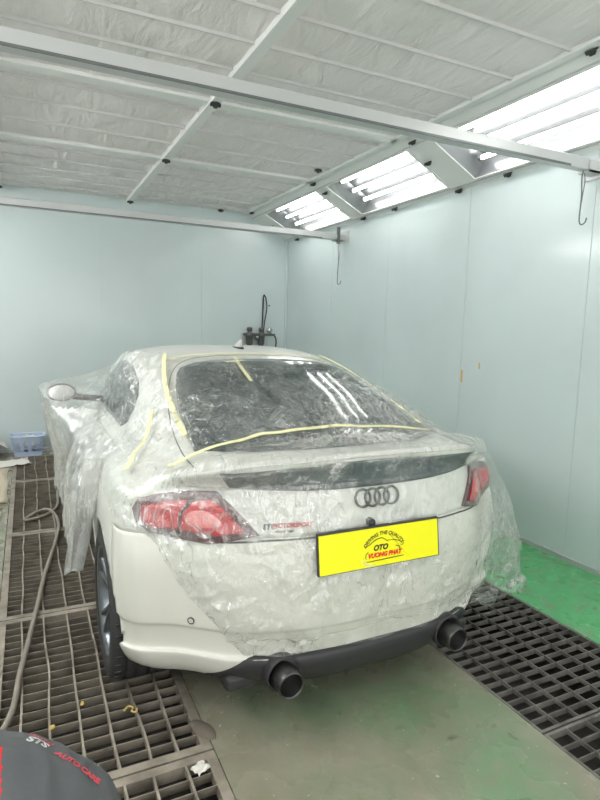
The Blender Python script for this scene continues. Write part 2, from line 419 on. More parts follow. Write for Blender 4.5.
# overhead square rails with end brackets
def rail(y, z, h, lb):
    t = empty('overhead_rail', (.8, y, z-h/2), lb, 'rail')
    bm = bmesh.new(); box(bm, (LX-.8, -h*.45, 0), (WX-.12-.8, h*.45, h)); o = link_bm('rail_tube', bm, M['steel'], t)
    m = o.modifiers.new('b','BEVEL'); m.width = .004; m.segments = 2
    bm = bmesh.new(); box(bm, (LX-.8, -h*.45-.006, .0), (WX-.3-.8, -h*.45, .012)); link_bm('rail_lip', bm, M['wire'], t)
    bm = bmesh.new(); x = WX-.8
    box(bm, (x-.14,-h*.6,-.012),(x-.02,h*.6,0)); box(bm, (x-.14,-h*.6,-.012),(x-.005,-h*.6+.006,h*.8)); box(bm, (x-.006,-.11,-.03),(x,.11,h+.03))
    bm.faces.ensure_lookup_table(); link_bm('bracket', bm, M['steel'], t)
    return t
rail(2.56, 2.60, .07, 'galvanised square rail crossing the booth just below the ceiling, nearer one')
rail(5.78, 2.58, .07, 'galvanised square rail crossing the booth in front of the back wall, farther one')
# hanging wire hooks
def hook(x, y, z0, L_, lb):
    t = empty('wire_hook', (x,y,z0-L_), lb, 'hook')
    pts = smooth_pts([(0,0,L_),(-.004,.006,L_*.85),(.004,.004,L_*.55),(-.004,0,L_*.25),(-.004,0,.03),(.0,-.004,.005),(.012,-.012,.0),(.024,-.022,.015),(.028,-.026,.04)], 6)
    tubeo('wire', pts, .0045, M['wire'], t)
    pts = smooth_pts([(.004,0,L_),(.018,.0,L_*.8),(.006,.0,L_*.5),(.0,.004,L_*.2),(-.002,.0,.04)], 5)
    tubeo('strand', pts, .003, M['wire'], t)
hook(3.16, 2.56, 2.57, .33, 'thin wire hook hanging from the right end of the nearer rail')
hook(3.2, 5.72, 2.55, .50, 'long dark wire hook hanging from the right end of the farther rail')
boxo('rail_stop', (3.185,5.72,2.50), (3.215,5.75,2.68), M['wire'])
tag(bpy.data.objects['rail_stop'], 'small upright dark stop plate at the end of the farther rail', 'plate')

# yellow tape scraps on the right wall
for (y, z, a, b, lb) in ((3.70,1.18,.02,.10,'yellow strip of old tape on the right wall, longer one'),(3.50,1.28,.012,.05,'small yellow tape remnant higher on the right wall')):
    bm = bmesh.new(); box(bm, (WX-.003, y-a/2, z-b/2), (WX, y+a/2, z+b/2)); tag(link_bm('tape_scrap', bm, M['leaf']), lb, 'tape', 'tape scraps on the wall')

# ------------------------------------------------------------------ gratings
def grating(x0, x1, y0, y1, bars_x, dy, m, lb, dep, grp, wav=0., fr=.036, bw=.0042, sw=.0018, tilt=0):
    t = empty('floor_grating', ((x0+x1)/2, y0, 0), lb, 'grating', grp)
    ox = (x0+x1)/2; X0, X1, Y1 = x0-ox+.004, x1-ox-.004, y1-y0-.006
    bm = bmesh.new()
    box(bm, (X0,.003,-dep),(X0+fr,Y1,0)); box(bm, (X1-fr,.003,-dep),(X1,Y1,0))
    box(bm, (X0+fr,.003,-dep),(X1-fr,.003+fr,0)); box(bm, (X0+fr,Y1-fr,-dep),(X1-fr,Y1,0))
    link_bm('frame', bm, m, t)
    bm = bmesh.new(); n = int((y1-y0-2*fr)/dy)
    step = (Y1-2*fr)/n
    for i in range(1, n):
        y = fr+i*step+random.uniform(-1,1)*dy*.06*wav
        v = []
        for xx in (X0+fr, X1-fr):
            for (oy, zz) in ((-sw,-.003),(sw,-.003),(sw+tilt,-dep),(-sw+tilt,-dep)):
                v.append(bm.verts.new((xx, y+oy, zz)))
        for f in ((0,1,2,3),(4,7,6,5),(0,4,5,1),(1,5,6,2),(2,6,7,3),(3,7,4,0)): bm.faces.new([v[q] for q in f])
    link_bm('slats', bm, m, t)
    for bx in bars_x:
        ph = random.uniform(0,6)
        pts = [Vector((bx-ox+wav*.006*noise.noise(Vector((ph, yy*3, 0)))*2, yy, -.002)) for yy in [fr*.6+(Y1-1.2*fr)*q/14 for q in range(15)]]
        bm = bmesh.new()
        pr = None
        for p in pts:
            r = [bm.verts.new(p+Vector(d)) for d in ((-bw,0,.003),(bw,0,.003),(bw,0,-dep*.6),(-bw,0,-dep*.6))]
            if pr:
                for q in range(4): bm.faces.new((pr[q],pr[(q+1)%4],r[(q+1)%4],r[q]))
            else: bm.faces.new(r)
            pr = r
        bm.faces.new(pr[::-1]); link_bm('bar', bm, m, t)
    return t
yl = [.52,1.84,3.14,4.46,5.98,7.09]
nm = ['cut by the bottom picture edge','under the rear left wheel','left of the car, under the hose','left of the car front under the hose loop','before the blue basket']
for i, (a, b) in enumerate(zip(yl, yl[1:])):
    grating(G1, G2, a, b, [-.07,.035,.14,.245,.35,.455], .062, M['grate'], 'slatted steel grating in the left strip, '+nm[i], .045, 'left strip gratings', wav=1., tilt=.010)
yr_ = [.02,1.4,2.74,4.1,5.4,7.09]
nm = ['beside the viewer','filling the lower right corner','right behind the car under the hanging film','beside the right flank of the car','by the back wall']
for i, (a, b) in enumerate(zip(yr_, yr_[1:])):
    grating(S1, S2, a, b, [S1+.114*q for q in range(1,7)], .062, M['grate2'], 'open-cell steel floor grating in the right strip, '+nm[i], .028, 'right strip gratings', wav=.2, fr=.012, bw=.002, sw=.0018)

# ------------------------------------------------------------------ car
CARX, CARY = 1.205, 1.70
car = empty('car', (CARX, CARY, 0), 'white two-door fastback coupe parked in the spray booth, rear masked in clear film', 'car')
def yv(x, b, k=.42): return b+k*abs(x/.9)**3
XR = (0,.3,.55,.745,.885)
def low(z, base, w, zs=None, zf=None, kf=1.):
    s = w/.915; zs = z if zs is None else zs; zf = zs if zf is None else zf
    L_ = [(x*s, yv(x, base), z+(zs-z)*(max(0,x-.45)/.45)**1.3) for x in XR]
    L_[4] = (L_[4][0], L_[4][1]-.085, L_[4][2])
    L_ += [(w*1.028,.50,zs),(w*1.038,.85,zs),(w*1.005,1.35,zs),(w*.965,2.0,zs),(w*.965,2.7,zs),(w*.985,3.3,zs+(zf-zs)*.5),(w*.93,3.75,zf),(w*.6,4.1-(1-kf)*.3,zf),(0,4.2-(1-kf)*.4,zf)]
    return L_
rings = [
 low(.188,.15,.76),
 low(.200,.10,.815),
 low(.250,.068,.872),
 low(.318,.052,.905),
 low(.336,.066,.898),
 low(.42,.055,.902),
 low(.445,.045,.908),
 low(.55,.04,.912),
 low(.68,.04,.912),
 low(.79,.065,.905,.78),
 low(.90,.085,.890,.87,.72,.9),
 low(.985,.10,.865,.925,.76,.8),
 [(0,.100,1.058),(.3,.108,1.054),(.53,.155,1.042),(.70,.31,.998),(.785,.46,.972),(.82,.66,.962),(.83,.85,.965),(.815,1.3,.965),(.80,1.9,.965),(.79,2.5,.96),(.78,2.9,.93),(.70,3.3,.88),(.45,3.6,.86),(0,3.7,.86)],
 [(0,.120,1.067),(.3,.130,1.063),(.52,.180,1.052),(.66,.34,1.015),(.75,.50,.99),(.79,.68,.985),(.795,.88,.985),(.785,1.3,.985),(.775,1.9,.985),(.77,2.45,.98),(.75,2.8,.96),(.66,3.12,.94),(.42,3.3,.93),(0,3.38,.93)],
 [(0,.38,1.066),(.28,.395,1.066),(.48,.44,1.062),(.60,.54,1.058),(.69,.74,1.05),(.735,1.05,1.03),(.752,1.35,1.015),(.755,1.7,1.01),(.755,2.1,1.01),(.75,2.5,1.005),(.725,2.8,.99),(.62,3.05,.98),(.38,3.2,.97),(0,3.25,.97)],
 [(0,.64,1.142),(.28,.65,1.142),(.46,.69,1.138),(.575,.79,1.135),(.65,.98,1.13),(.70,1.25,1.11),(.72,1.5,1.10),(.725,1.8,1.095),(.725,2.1,1.095),(.72,2.45,1.09),(.69,2.75,1.08),(.58,2.92,1.07),(.36,3.02,1.07),(0,3.08,1.07)],
 [(0,.98,1.25),(.28,.99,1.25),(.44,1.02,1.247),(.54,1.1,1.24),(.605,1.25,1.225),(.648,1.5,1.21),(.668,1.72,1.20),(.675,1.95,1.20),(.675,2.15,1.195),(.67,2.4,1.19),(.635,2.6,1.18),(.54,2.76,1.17),(.34,2.84,1.17),(0,2.9,1.17)],
 [(0,1.34,1.350),(.27,1.35,1.348),(.41,1.37,1.343),(.495,1.43,1.335),(.55,1.55,1.325),(.585,1.72,1.318),(.60,1.88,1.315),(.605,2.02,1.31),(.605,2.15,1.305),(.60,2.3,1.30),(.56,2.42,1.295),(.47,2.54,1.29),(.3,2.6,1.29),(0,2.64,1.29)],
 [(0,1.60,1.395),(.22,1.61,1.392),(.34,1.63,1.386),(.42,1.67,1.38),(.465,1.74,1.375),(.49,1.84,1.37),(.50,1.93,1.37),(.505,2.02,1.37),(.505,2.1,1.37),(.50,2.2,1.365),(.47,2.28,1.36),(.40,2.36,1.355),(.25,2.41,1.355),(0,2.44,1.355)],
 [(0,1.82,1.413),(.1,1.825,1.412),(.18,1.83,1.41),(.24,1.85,1.408),(.28,1.88,1.405),(.30,1.93,1.405),(.30,1.97,1.405),(.30,2.01,1.405),(.30,2.05,1.405),(.29,2.09,1.403),(.26,2.13,1.40),(.2,2.17,1.40),(.1,2.19,1.40),(0,2.2,1.40)],
 [(0,1.96,1.417),(.02,1.963,1.417),(.05,1.966,1.417),(.07,1.97,1.417),(.08,1.98,1.417),(.09,1.99,1.417),(.09,2.0,1.417),(.09,2.01,1.417),(.09,2.02,1.417),(.08,2.03,1.417),(.07,2.035,1.416),(.05,2.04,1.416),(.02,2.045,1.416),(0,2.05,1.416)],
]
for q_, fx_ in ((16,1.03),(17,1.045),(18,1.08),(19,1.12)):
    rings[q_] = [(x*(1+(fx_-1)*max(0,min(1,(y-1.2)/.6))), y, z+.008*max(0,min(1,(y-1.2)/.5))) for x, y, z in rings[q_]]
NR, NJ = len(rings), 14
def ctrl(r, j):
    r = max(0, min(NR-1, r)); sx = 1
    if j < 0: j = -j; sx = -1
    if j > NJ-1: j = 2*(NJ-1)-j; sx = -1
    p = rings[r][j]; return Vector((p[0]*sx, p[1], p[2]))
def cr(a,b,c,d,t): return .5*((2*b)+(c-a)*t+(2*a-5*b+4*c-d)*t*t+(3*b-a-3*c+d)*t**3)
def S(u, v):                          # u along the half outline 0..13, v ring 0..NR-1; negative u = left side
    sgn = -1 if u < 0 else 1; u = abs(u)
    j = min(int(u), NJ-2); t = u-j; r = min(int(v), NR-2); w = v-r
    row = [cr(*[ctrl(q, j+k) for k in (-1,0,1,2)], t) for q in (r-1,r,r+1,r+2)]
    p = cr(*row, w); p.x = abs(p.x)*sgn if abs(p.x) > 1e-6 else 0.
    return p
SU, SV = 7, 6
WHY = (.79, 3.31); WR = .335; WZ = .335; AR = .362
grid = {}
full = bmesh.new()
nu, nv = (NJ-1)*SU, (NR-1)*SV
idx = {}
for i in range(-nu, nu+1):
    for j in range(nv+1):
        if i == -nu: idx[i,j] = idx[nu,j] if (nu,j) in idx else None
        p = S(i/SU, j/SV)
        if i == -nu: p = S(nu/SU, j/SV)
        idx[i,j] = full.verts.new(p)
fl = []
for i in range(-nu, nu):
    for j in range(nv):
        fl.append((full.faces.new((idx[i,j],idx[i+1,j],idx[i+1,j+1],idx[i,j+1])), i, j))
capf = full.faces.new([idx[i,nv] for i in range(-nu, nu)])
full.normal_update()
BVH = BVHTree.FromBMesh(full)
# wheel arches
def arch_cut():
    ds = set()
    def ins(v):
        if abs(v.co.x) < .60: return None
        for wy in WHY:
            d = math.hypot(v.co.y-wy, v.co.z-WZ)
            if d < AR: return wy, d
        return None
    st = {v: ins(v) for v in full.verts}
    for f, i, j in fl:
        if all(st[v] for v in f.verts): ds.add(f)
    for v, q in st.items():
        if q and any(g not in ds for g in v.link_faces) and q[1] > 1e-4:
            v.co.y = q[0]+(v.co.y-q[0])*AR/q[1]; v.co.z = WZ+(v.co.z-WZ)*AR/q[1]
    return ds
ds = arch_cut()
for f, i, j in fl:
    f.material_index = 0
groups = {'body': [], 'rear_bumper': [], 'trunk_lid': []}
for f, i, j in fl:
    if f in ds: continue
    a = abs(i+.5)/SU; b = (j+.5)/SV
    if b < 9 and a < 5: groups['rear_bumper'].append(f)
    elif a < 2.35 and 9 < b < 13.9: groups['trunk_lid'].append(f)
    else: groups['body'].append(f)
groups['body'].append(capf)
for nme, fs in groups.items():
    nb = bmesh.new(); mp = {}
    for f in fs:
        vs = []
        for v in f.verts:
            if v not in mp: mp[v] = nb.verts.new(v.co)
            if mp[v] not in vs: vs.append(mp[v])
        if len(vs) > 2:
            try: nb.faces.new(vs)
            except ValueError: pass
    if nme == 'body': bmesh.ops.remove_doubles(nb, verts=nb.verts, dist=1e-5)
    o = link_bm(nme, nb, M['primer'] if nme == 'rear_bumper' else M['paint'], car, True)
    md = o.modifiers.new('s','SOLIDIFY'); md.thickness = .02; md.offset = -1
full.free()
# underside and wheel wells
boxo('underbody', (-.58,.52,.2), (.58,3.9,.30), M['blackpl'], car)
for sx in (-1,1):
    for wy in WHY:
        bm = bmesh.new(); n = 20; pr = None
        for k2 in range(n+1):
            a = PI*k2/n - 0.0; p = (wy+AR*.99*math.cos(a), WZ+AR*.99*math.sin(a))
            cur = (bm.verts.new((sx*.60,*p)), bm.verts.new((sx*.895,*p)))
            if pr: bm.faces.new((pr[0],pr[1],cur[1],cur[0]))
            pr = cur
        box(bm, (min(sx*.58,sx*.602), wy-AR, .25), (max(sx*.58,sx*.602), wy+AR, .70))
        link_bm('wheel_well', bm, M['blackpl'], car)

def cast(p, d):
    h = BVH.ray_cast(Vector(p), Vector(d)); return h
def proj(view, a, b):
    if view == 'rear': h = cast((a,-2,b),(0,1,0))
    elif view == 'left': h = cast((-3,a,b),(1,0,0))
    elif view == 'right': h = cast((3,a,b),(-1,0,0))
    elif view == 'top': h = cast((a,b,3),(0,0,-1))
    elif view == 'cyl':                # a = angle around a vertical axis at (0,1.3), b = z
        h = cast((3*math.sin(a),1.3-3*math.cos(a),b),(-math.sin(a),math.cos(a),0))
    elif view == 'slant': h = cast(Vector((a, .9+b*.25, 1.1+b))-Vector((0,1,-.45))*2+Vector((0,0,0)), Vector((0,1,-.45)).normalized())
    return h
def panel(name, poly, view, m, parent, off=.004, th=.004, step=.03, rnd=0, steps=None):
    pts = [Vector((p[0],p[1],0)) for p in poly]
    if rnd: pts = smooth_pts(pts, rnd, True)
    P2 = []
    for i, p in enumerate(pts):
        q = pts[(i+1)%len(pts)]; n = max(1, int((q-p).length/step))
        for k2 in range(n): P2.append((p+(q-p)*k2/n).to_2d())
    nb = len(P2)
    def inside(x, y):
        c = False
        for i in range(nb):
            (x1,y1),(x2,y2) = P2[i],P2[(i+1)%nb]
            if (y1>y)!=(y2>y) and x < (x2-x1)*(y-y1)/(y2-y1)+x1: c = not c
        return c
    xs = [p.x for p in P2]; ys = [p.y for p in P2]
    x = min(xs)+step/2
    extra = []
    while x < max(xs):
        y = min(ys)+step/2
        while y < max(ys):
            if inside(x,y) and min((Vector((x,y))-p).length for p in P2) > step*.4: extra.append(Vector((x,y)))
            y += step
        x += step
    vs, _, fs, *_ = delaunay_2d_cdt(P2+extra, [], [list(range(nb))], 1, 1e-6)
    bm = bmesh.new(); vv = []
    for p in vs:
        h = proj(view, p.x, p.y)
        vv.append(bm.verts.new(h[0]+h[1]*off*(1 if h[1].dot(h[0]-Vector((0,2,.6)))>0 else -1)) if h[0] else None)
    for f in fs:
        q = [vv[i] for i in f]
        if None not in q:
            try: bm.faces.new(q)
            except ValueError: pass
    bmesh.ops.recalc_face_normals(bm, faces=bm.faces)
    # make normals point outwards
    s = sum(f.normal.dot(f.calc_center_median()-Vector((0,2,.5))) for f in bm.faces)
    if s < 0: bmesh.ops.reverse_faces(bm, faces=bm.faces)
    o = link_bm(name, bm, m, parent, True)
    md = o.modifiers.new('s','SOLIDIFY'); md.thickness = th; md.offset = -1
    return o
def stripe(name, pts3, w, m, parent, view=None, off=.002, up=None, jit=0, n=8):
    """narrow ribbon along points lying on the body (view coords or 3D near points)"""
    ps = smooth_pts([Vector((*p,0)) if len(p)==2 else Vector(p) for p in pts3], n)
    P3 = []; NN = []
    for p in ps:
        if view: h = proj(view, p.x, p.y)
        else: h = BVH.find_nearest(p)
        if h[0] is None: continue
        nn = h[1] if h[1].dot(h[0]-Vector((0,2,.6))) > 0 else -h[1]
        P3.append(h[0]+nn*off); NN.append(nn)
    bm = bmesh.new(); pr = None
    for i, p in enumerate(P3):
        t = (P3[min(i+1,len(P3)-1)]-P3[max(i-1,0)]).normalized(); sd = t.cross(NN[i]).normalized()
        ww = w*(1+jit*random.uniform(-1,1))
        dn = NN[i]*.003
        cur = [bm.verts.new(p-sd*ww/2-dn), bm.verts.new(p-sd*ww/2), bm.verts.new(p+sd*ww/2+NN[i]*jit*.004*random.random()), bm.verts.new(p+sd*ww/2-dn)]
        if pr:
            for q in range(3): bm.faces.new((pr[q],pr[q+1],cur[q+1],cur[q]))
        pr = cur
    return link_bm(name, bm, m, parent)
#PART2
def mir(poly): return [(-a, b) for a, b in poly][::-1]
# glass
rw = [(-.615,.49),(-.52,.405),(-.40,.34),(-.2,.305),(0,.305),(.2,.32),(.40,.365),(.52,.42),(.615,.49),(.60,.62),(.585,.85),(.55,1.08),(.505,1.24),(.47,1.30),(.38,1.345),(.2,1.375),(0,1.38),(-.2,1.375),(-.38,1.345),(-.47,1.30),(-.505,1.24),(-.55,1.08),(-.585,.85),(-.60,.62)]
panel('rear_window', rw, 'top', M['glass'], car, off=.003, th=.004, step=.05)
sw_ = [(1.325,1.10),(1.345,1.03),(1.42,.998),(2.0,1.0),(2.55,1.005),(2.84,1.01),(2.68,1.13),(2.50,1.23),(2.34,1.29),(2.05,1.315),(1.78,1.30),(1.53,1.235),(1.38,1.165)]
for v in ('left','right'):
    panel('side_window', sw_, v, M['glass'], car, off=.003, th=.004, step=.04)
ws = [(-.52,2.82),(-.60,2.70),(-.42,2.58),(0,2.62),(.42,2.58),(.60,2.70),(.52,2.82),(.3,3.12),(0,3.17),(-.3,3.12)]
panel('windscreen', ws, 'top', M['glass'], car, off=.003, step=.06)
# hatch seam, roof joint lines, door lines
stripe('seam', [(0,1.47),(-.25,1.46),(-.42,1.40),(-.52,1.28),(-.60,1.02),(-.64,.75),(-.655,.52),(-.655,.34)], .005, M['seam'], car, 'top', off=.001)
stripe('seam', [(0,1.47),(.25,1.46),(.42,1.40),(.52,1.28),(.60,1.02),(.64,.75),(.655,.52),(.655,.34)], .005, M['seam'], car, 'top', off=.001)
for v in ('left','right'):
    stripe('seam', [(2.02,1.0),(1.98,.8),(1.93,.5),(1.95,.3)], .006, M['seam'], car, v, off=.001)
    stripe('seam', [(2.95,.92),(3.0,.6),(2.96,.3)], .006, M['seam'], car, v, off=.001)
stripe('seam', [(-.63,.768),(-.5,.776),(-.4,.781),(0,.785),(.4,.781),(.5,.776),(.63,.768)], .007, M['seam'], car, 'rear', off=.001)
# dark spoiler strip under the lip
band = [(-.595,1.022),(-.555,.962),(-.3,.952),(0,.948),(.3,.952),(.548,.958),(.560,1.026),(.45,1.036),(.2,1.048),(0,1.053),(-.2,1.048),(-.45,1.036)]
panel('spoiler_strip', band, 'rear', M['spoil'], car, off=.004, th=.006, step=.03)
# tail lamps
lampL = [(-.468,.800),(-.53,.875),(-.595,.948),(-.70,.935),(-.79,.917),(-.848,.902),(-.868,.865),(-.86,.82),(-.82,.787),(-.74,.768),(-.63,.760)]
redA = [(-.515,.812),(-.575,.888),(-.61,.915),(-.665,.900),(-.70,.862),(-.715,.80),(-.60,.793)]
redB = [(-.722,.80),(-.712,.862),(-.68,.905),(-.77,.892),(-.835,.877),(-.845,.838),(-.815,.806)]
pinkA = [(-.585,.832),(-.62,.873),(-.675,.868),(-.695,.832),(-.65,.815)]  # pale highlight painted in pink over the red lens
for f_, nm_ in ((lambda p: p, 'l'), (mir, 'r')):
    lamp = panel('tail_lamp', f_(lampL), 'rear', M['lampdk'], car, off=.010, th=.014, step=.02)
    panel('red_lens', f_(redA), 'rear', M['red'], lamp, off=.017, th=.003, step=.02)
    panel('red_lens', f_(redB), 'rear', M['red'], lamp, off=.017, th=.003, step=.02)
    panel('pink_highlight', f_(pinkA), 'rear', M['redlt'], lamp, off=.019, th=.002, step=.015, rnd=4)
# diffuser and exhausts
dif = [(-.625,.222),(-.57,.275),(-.52,.322),(-.48,.336),(0,.338),(.48,.336),(.52,.322),(.57,.275),(.625,.222),(.55,.208),(-.55,.208)]
panel('diffuser', dif, 'rear', M['blackpl'], car, off=.006, th=.01, step=.03)
bm = bmesh.new(); box(bm, (-.58,.16,.185), (.58,.5,.25)); 
o = link_bm('undertray', bm, M['blackpl'], car); md = o.modifiers.new('b','BEVEL'); md.width = .02; md.segments = 3
for sx in (-1, 1):
    e_ = empty('x', (0,0,0), None, None) if False else None
    bm = bmesh.new()
    lathe(bm, [(.046,.14),(.054,.08),(.066,.045),(.072,.055),(.072,.09),(.07,.2)], 'y', 32, (sx*.385,.015,.272)); link_bm('exhaust_collar', bm, M['blackpl'], car, True)
    bm = bmesh.new()
    lathe(bm, [(.0,.09),(.040,.09),(.043,-.02),(.047,-.028),(.051,-.022),(.052,.0),(.052,.2)], 'y', 32, (sx*.385,.028,.266)); link_bm('tailpipe', bm, M['exh'], car, True)
# emblem rings
em = bpy.data.objects.new('ring_emblem', bpy.data.meshes.new('ring_emblem')); bpy.data.objects.remove(em)
bm = bmesh.new()
for k2 in range(4):
    cxr = -.0645+.043*k2
    pts = []
    for a in range(32):
        x = cxr+.033*math.cos(a*PI/16); z = .908+.033*math.sin(a*PI/16)
        h = proj('rear', x, z); pts.append(h[0]+Vector((0,-.005-.0015*(k2%2),0)))
    tube(bm, pts, .0052, 6, True)
link_bm('ring_emblem', bm, M['ring'], car, True)

def text_mesh(s, size, m, fn, name='lettering', parent=None, shear=0., bold=.0, align='CENTER'):
    """text whose flat (x, y) points are placed by fn -> Vector"""
    cu = bpy.data.curves.new('t','FONT'); cu.body = s; cu.size = size; cu.align_x = align; cu.align_y = 'CENTER'; cu.shear = shear; cu.offset = bold; cu.resolution_u = 3
    ob = bpy.data.objects.new('t', cu); col.objects.link(ob)
    dg = bpy.context.evaluated_depsgraph_get(); me = bpy.data.meshes.new_from_object(ob.evaluated_get(dg))
    bpy.data.objects.remove(ob); me.name = name
    xs_ = size*(len(s)*.45+.5)
    for v in me.vertices: v.co = fn(max(-xs_, min(xs_*(2 if align == 'LEFT' else 1), v.co.x)), max(-size, min(size, v.co.y)))
    o = bpy.data.objects.new(name, me); col.objects.link(o); me.materials.clear(); me.materials.append(m)
    if parent: o.parent = parent
    return o
# number plate
pc = Vector((-.012,.022,.732)); PW, PH = .268, .072
tl = math.radians(8)
def pf(x, z, d=0.): return pc+Vector((x, z*math.sin(tl)-d, z*math.cos(tl)))
def pbox(bm, x0,x1,z0,z1,d0,d1):
    v = [bm.verts.new(pf(x,z,d)) for x in (x0,x1) for z in (z0,z1) for d in (d0,d1)]
    for f in ((0,1,3,2),(4,6,7,5),(0,4,5,1),(2,3,7,6),(0,2,6,4),(1,5,7,3)): bm.faces.new([v[i] for i in f])
bm = bmesh.new(); pbox(bm,-PW-.004,PW+.007,-PH-.004,PH+.006,-.012,.0); plate = link_bm('number_plate', bm, M['blackpl'], car)
bm = bmesh.new(); pbox(bm,-PW,PW,-PH,PH,.0,.003); link_bm('plate_sheet', bm, M['yellow'], plate)
def arc(R_, z0, x0=0., d=.0042, sl=0.):
    return lambda x, y: pf(x0+(R_+y)*math.sin(x/R_), z0+(R_+y)*math.cos(x/R_)-R_+sl*x, d)
flat = lambda x0, z0, d=.0042: (lambda x, y: pf(x0+x, z0+y, d))
text_mesh('DRIVING THE QUALITY', .0195, M['ink'], arc(.105,.050,.010), 'slogan_lettering', plate, .2, .0005)
text_mesh('OTO', .029, M['ink'], flat(-.006,-.004), 'shop_lettering', plate, .25, .0014)
text_mesh('VUONG PHAT', .0235, M['redink'], flat(.012,-.031), 'shop_lettering', plate, .25, .0016)
bm = bmesh.new()
def pline(pts, w):
    P_ = smooth_pts([(a,b,0) for a,b in pts], 6); pr = None
    for i, p in enumerate(P_):
        t = (P_[min(i+1,len(P_)-1)]-P_[max(i-1,0)]).normalized(); nn = Vector((-t.y,t.x,0)); ww = w*math.sin(PI*(i+.6)/(len(P_)+.2))**.4
        cur = [bm.verts.new(pf(*(p+nn*ww).to_2d(),.0042)), bm.verts.new(pf(*(p-nn*ww).to_2d(),.0042))]
        if pr: bm.faces.new((pr[0],pr[1],cur[1],cur[0]))
        pr = cur
pline([(-.078,.006),(-.055,.012),(-.03,.026),(.002,.032),(.03,.014)], .0018)
pline([(.022,.020),(.055,.018),(.083,.010),(.092,.0)], .0014)
pline([(.09,.006),(.10,.0),(.094,-.006),(.084,-.003)], .0012)
pline([(-.072,-.040),(-.072,-.024),(-.060,-.014)], .0016); pline([(.062,-.004),(.078,-.010),(.082,-.022)], .0016)
pline([(-.07,-.0515),(.10,-.0475)], .0018)
link_bm('car_outline_logo', bm, M['ink'], plate)
# badge on the lid, camera, parking sensors
def onrear(x0, z0, d): return lambda x, y: (lambda h: h[0]+Vector((0,-d,0)))(proj('rear', x0+x, z0+y))
text_mesh('STO', .026, M['ink'], onrear(-.435,.829,.004), 'badge_lettering', car, .3, .001)
text_mesh('MOTORSPORT', .022, M['pinkink'], onrear(-.352,.833,.004), 'badge_lettering', car, .3, .001)
text_mesh('RACING TEAM', .010, M['ink'], onrear(-.385,.812,.004), 'badge_lettering', car, .3, .0005)
bm = bmesh.new(); lathe(bm, [(0,-.012),(.012,-.012),(.016,-.004),(.016,.02)], 'y', 20, (-.04,.055,.818)); link_bm('lid_camera', bm, M['blackpl'], car, True)
for (x, z) in ((-.69,.462),(.69,.462)):
    h = proj('rear', x, z); n_ = h[1]
    q_ = n_.to_track_quat('Z','Y')
    bm = bmesh.new(); lathe(bm, [(0,.003),(.010,.003),(.010,.001)], 'z', 20); lathe(bm, [(.0105,.001),(.0105,.0035),(.014,.0035),(.014,-.002)], 'z', 24, mi=1)
    bm.transform(Matrix.Translation(h[0]) @ q_.to_matrix().to_4x4()); link_bm('parking_sensor', bm, [M['primer'], M['seam']], car)
# antenna fin
bm = bmesh.new(); zt = proj('top', 0, 1.74)[0].z
pr = None
for k2 in range(9):
    t = k2/8; hh = .062*(1-t)**.9*1.0+.002; w = .020*math.sin(PI*min(1,t*.9+.12))**.6
    y = 1.66+.14*t
    zt = proj('top', 0, y)[0].z-.004
    cur = [bm.verts.new((a*w*s_, y+b*.0, zt+b*hh)) for a, b, s_ in ((-1,0,1.),(-.45,.45,1),(-.12,1,1),(.12,1,1),(.45,.45,1),(1,0,1))]
    if pr:
        for q in range(5): bm.faces.new((pr[q],pr[q+1],cur[q+1],cur[q]))
    else: bm.faces.new(cur)
    pr = cur
o = link_bm('antenna_fin', bm, M['paint'], car, True)
bm = bmesh.new(); lathe(bm, [(.0,.006),(.034,.005),(.038,.0),(.038,-.01)], 'z', 24); bm.transform(Matrix.Translation((0,1.72,proj('top',0,1.72)[0].z)) @ Matrix.Diagonal((.75,2.2,1,1))); link_bm('antenna_base', bm, M['blackpl'], car, True)
# mirrors
for sx in (-1, 1):
    bm = bmesh.new(); bmesh.ops.create_uvsphere(bm, u_segments=24, v_segments=14, radius=1)
    for v in bm.verts:
        v.co.y = v.co.y*.09 if v.co.y > 0 else v.co.y*.02
        v.co.x *= .095*(1-.15*v.co.z); v.co.z *= .062
        v.co += Vector((sx*1.005, 2.50, 1.065))
    mm = link_bm('mirror', bm, M['paint'], car, True)
    bm = bmesh.new(); lathe(bm, [(.90,-.024),(1.0,-.02),(1.04,-.005),(1.0,.01)], 'y', 28)
    for v in bm.verts: v.co = Vector((v.co.x*.092+sx*1.005, v.co.y+2.50, v.co.z*.06+1.065))
    link_bm('mirror_rim', bm, M['blackpl'], mm, True)
    bm = bmesh.new(); lathe(bm, [(0,-.021),(.92,-.021)], 'y', 28)
    for v in bm.verts: v.co = Vector((v.co.x*.092+sx*1.005, v.co.y+2.50, v.co.z*.06+1.065))
    link_bm('mirror_glass', bm, M['chrome'], mm, True)
    tubeo('mirror_arm', [(sx*.93,2.55,1.03),(sx*.82,2.6,1.01),(sx*.74,2.62,1.0)], .022, M['blackpl'], mm)
# front lamps and grille (hidden from here, kept simple)
for v in ('left','right'): panel('headlamp', [(3.55,.70),(3.95,.62),(3.98,.70),(3.8,.76)], v, M['pane'] if False else M['glass'], car, off=.004, step=.04)
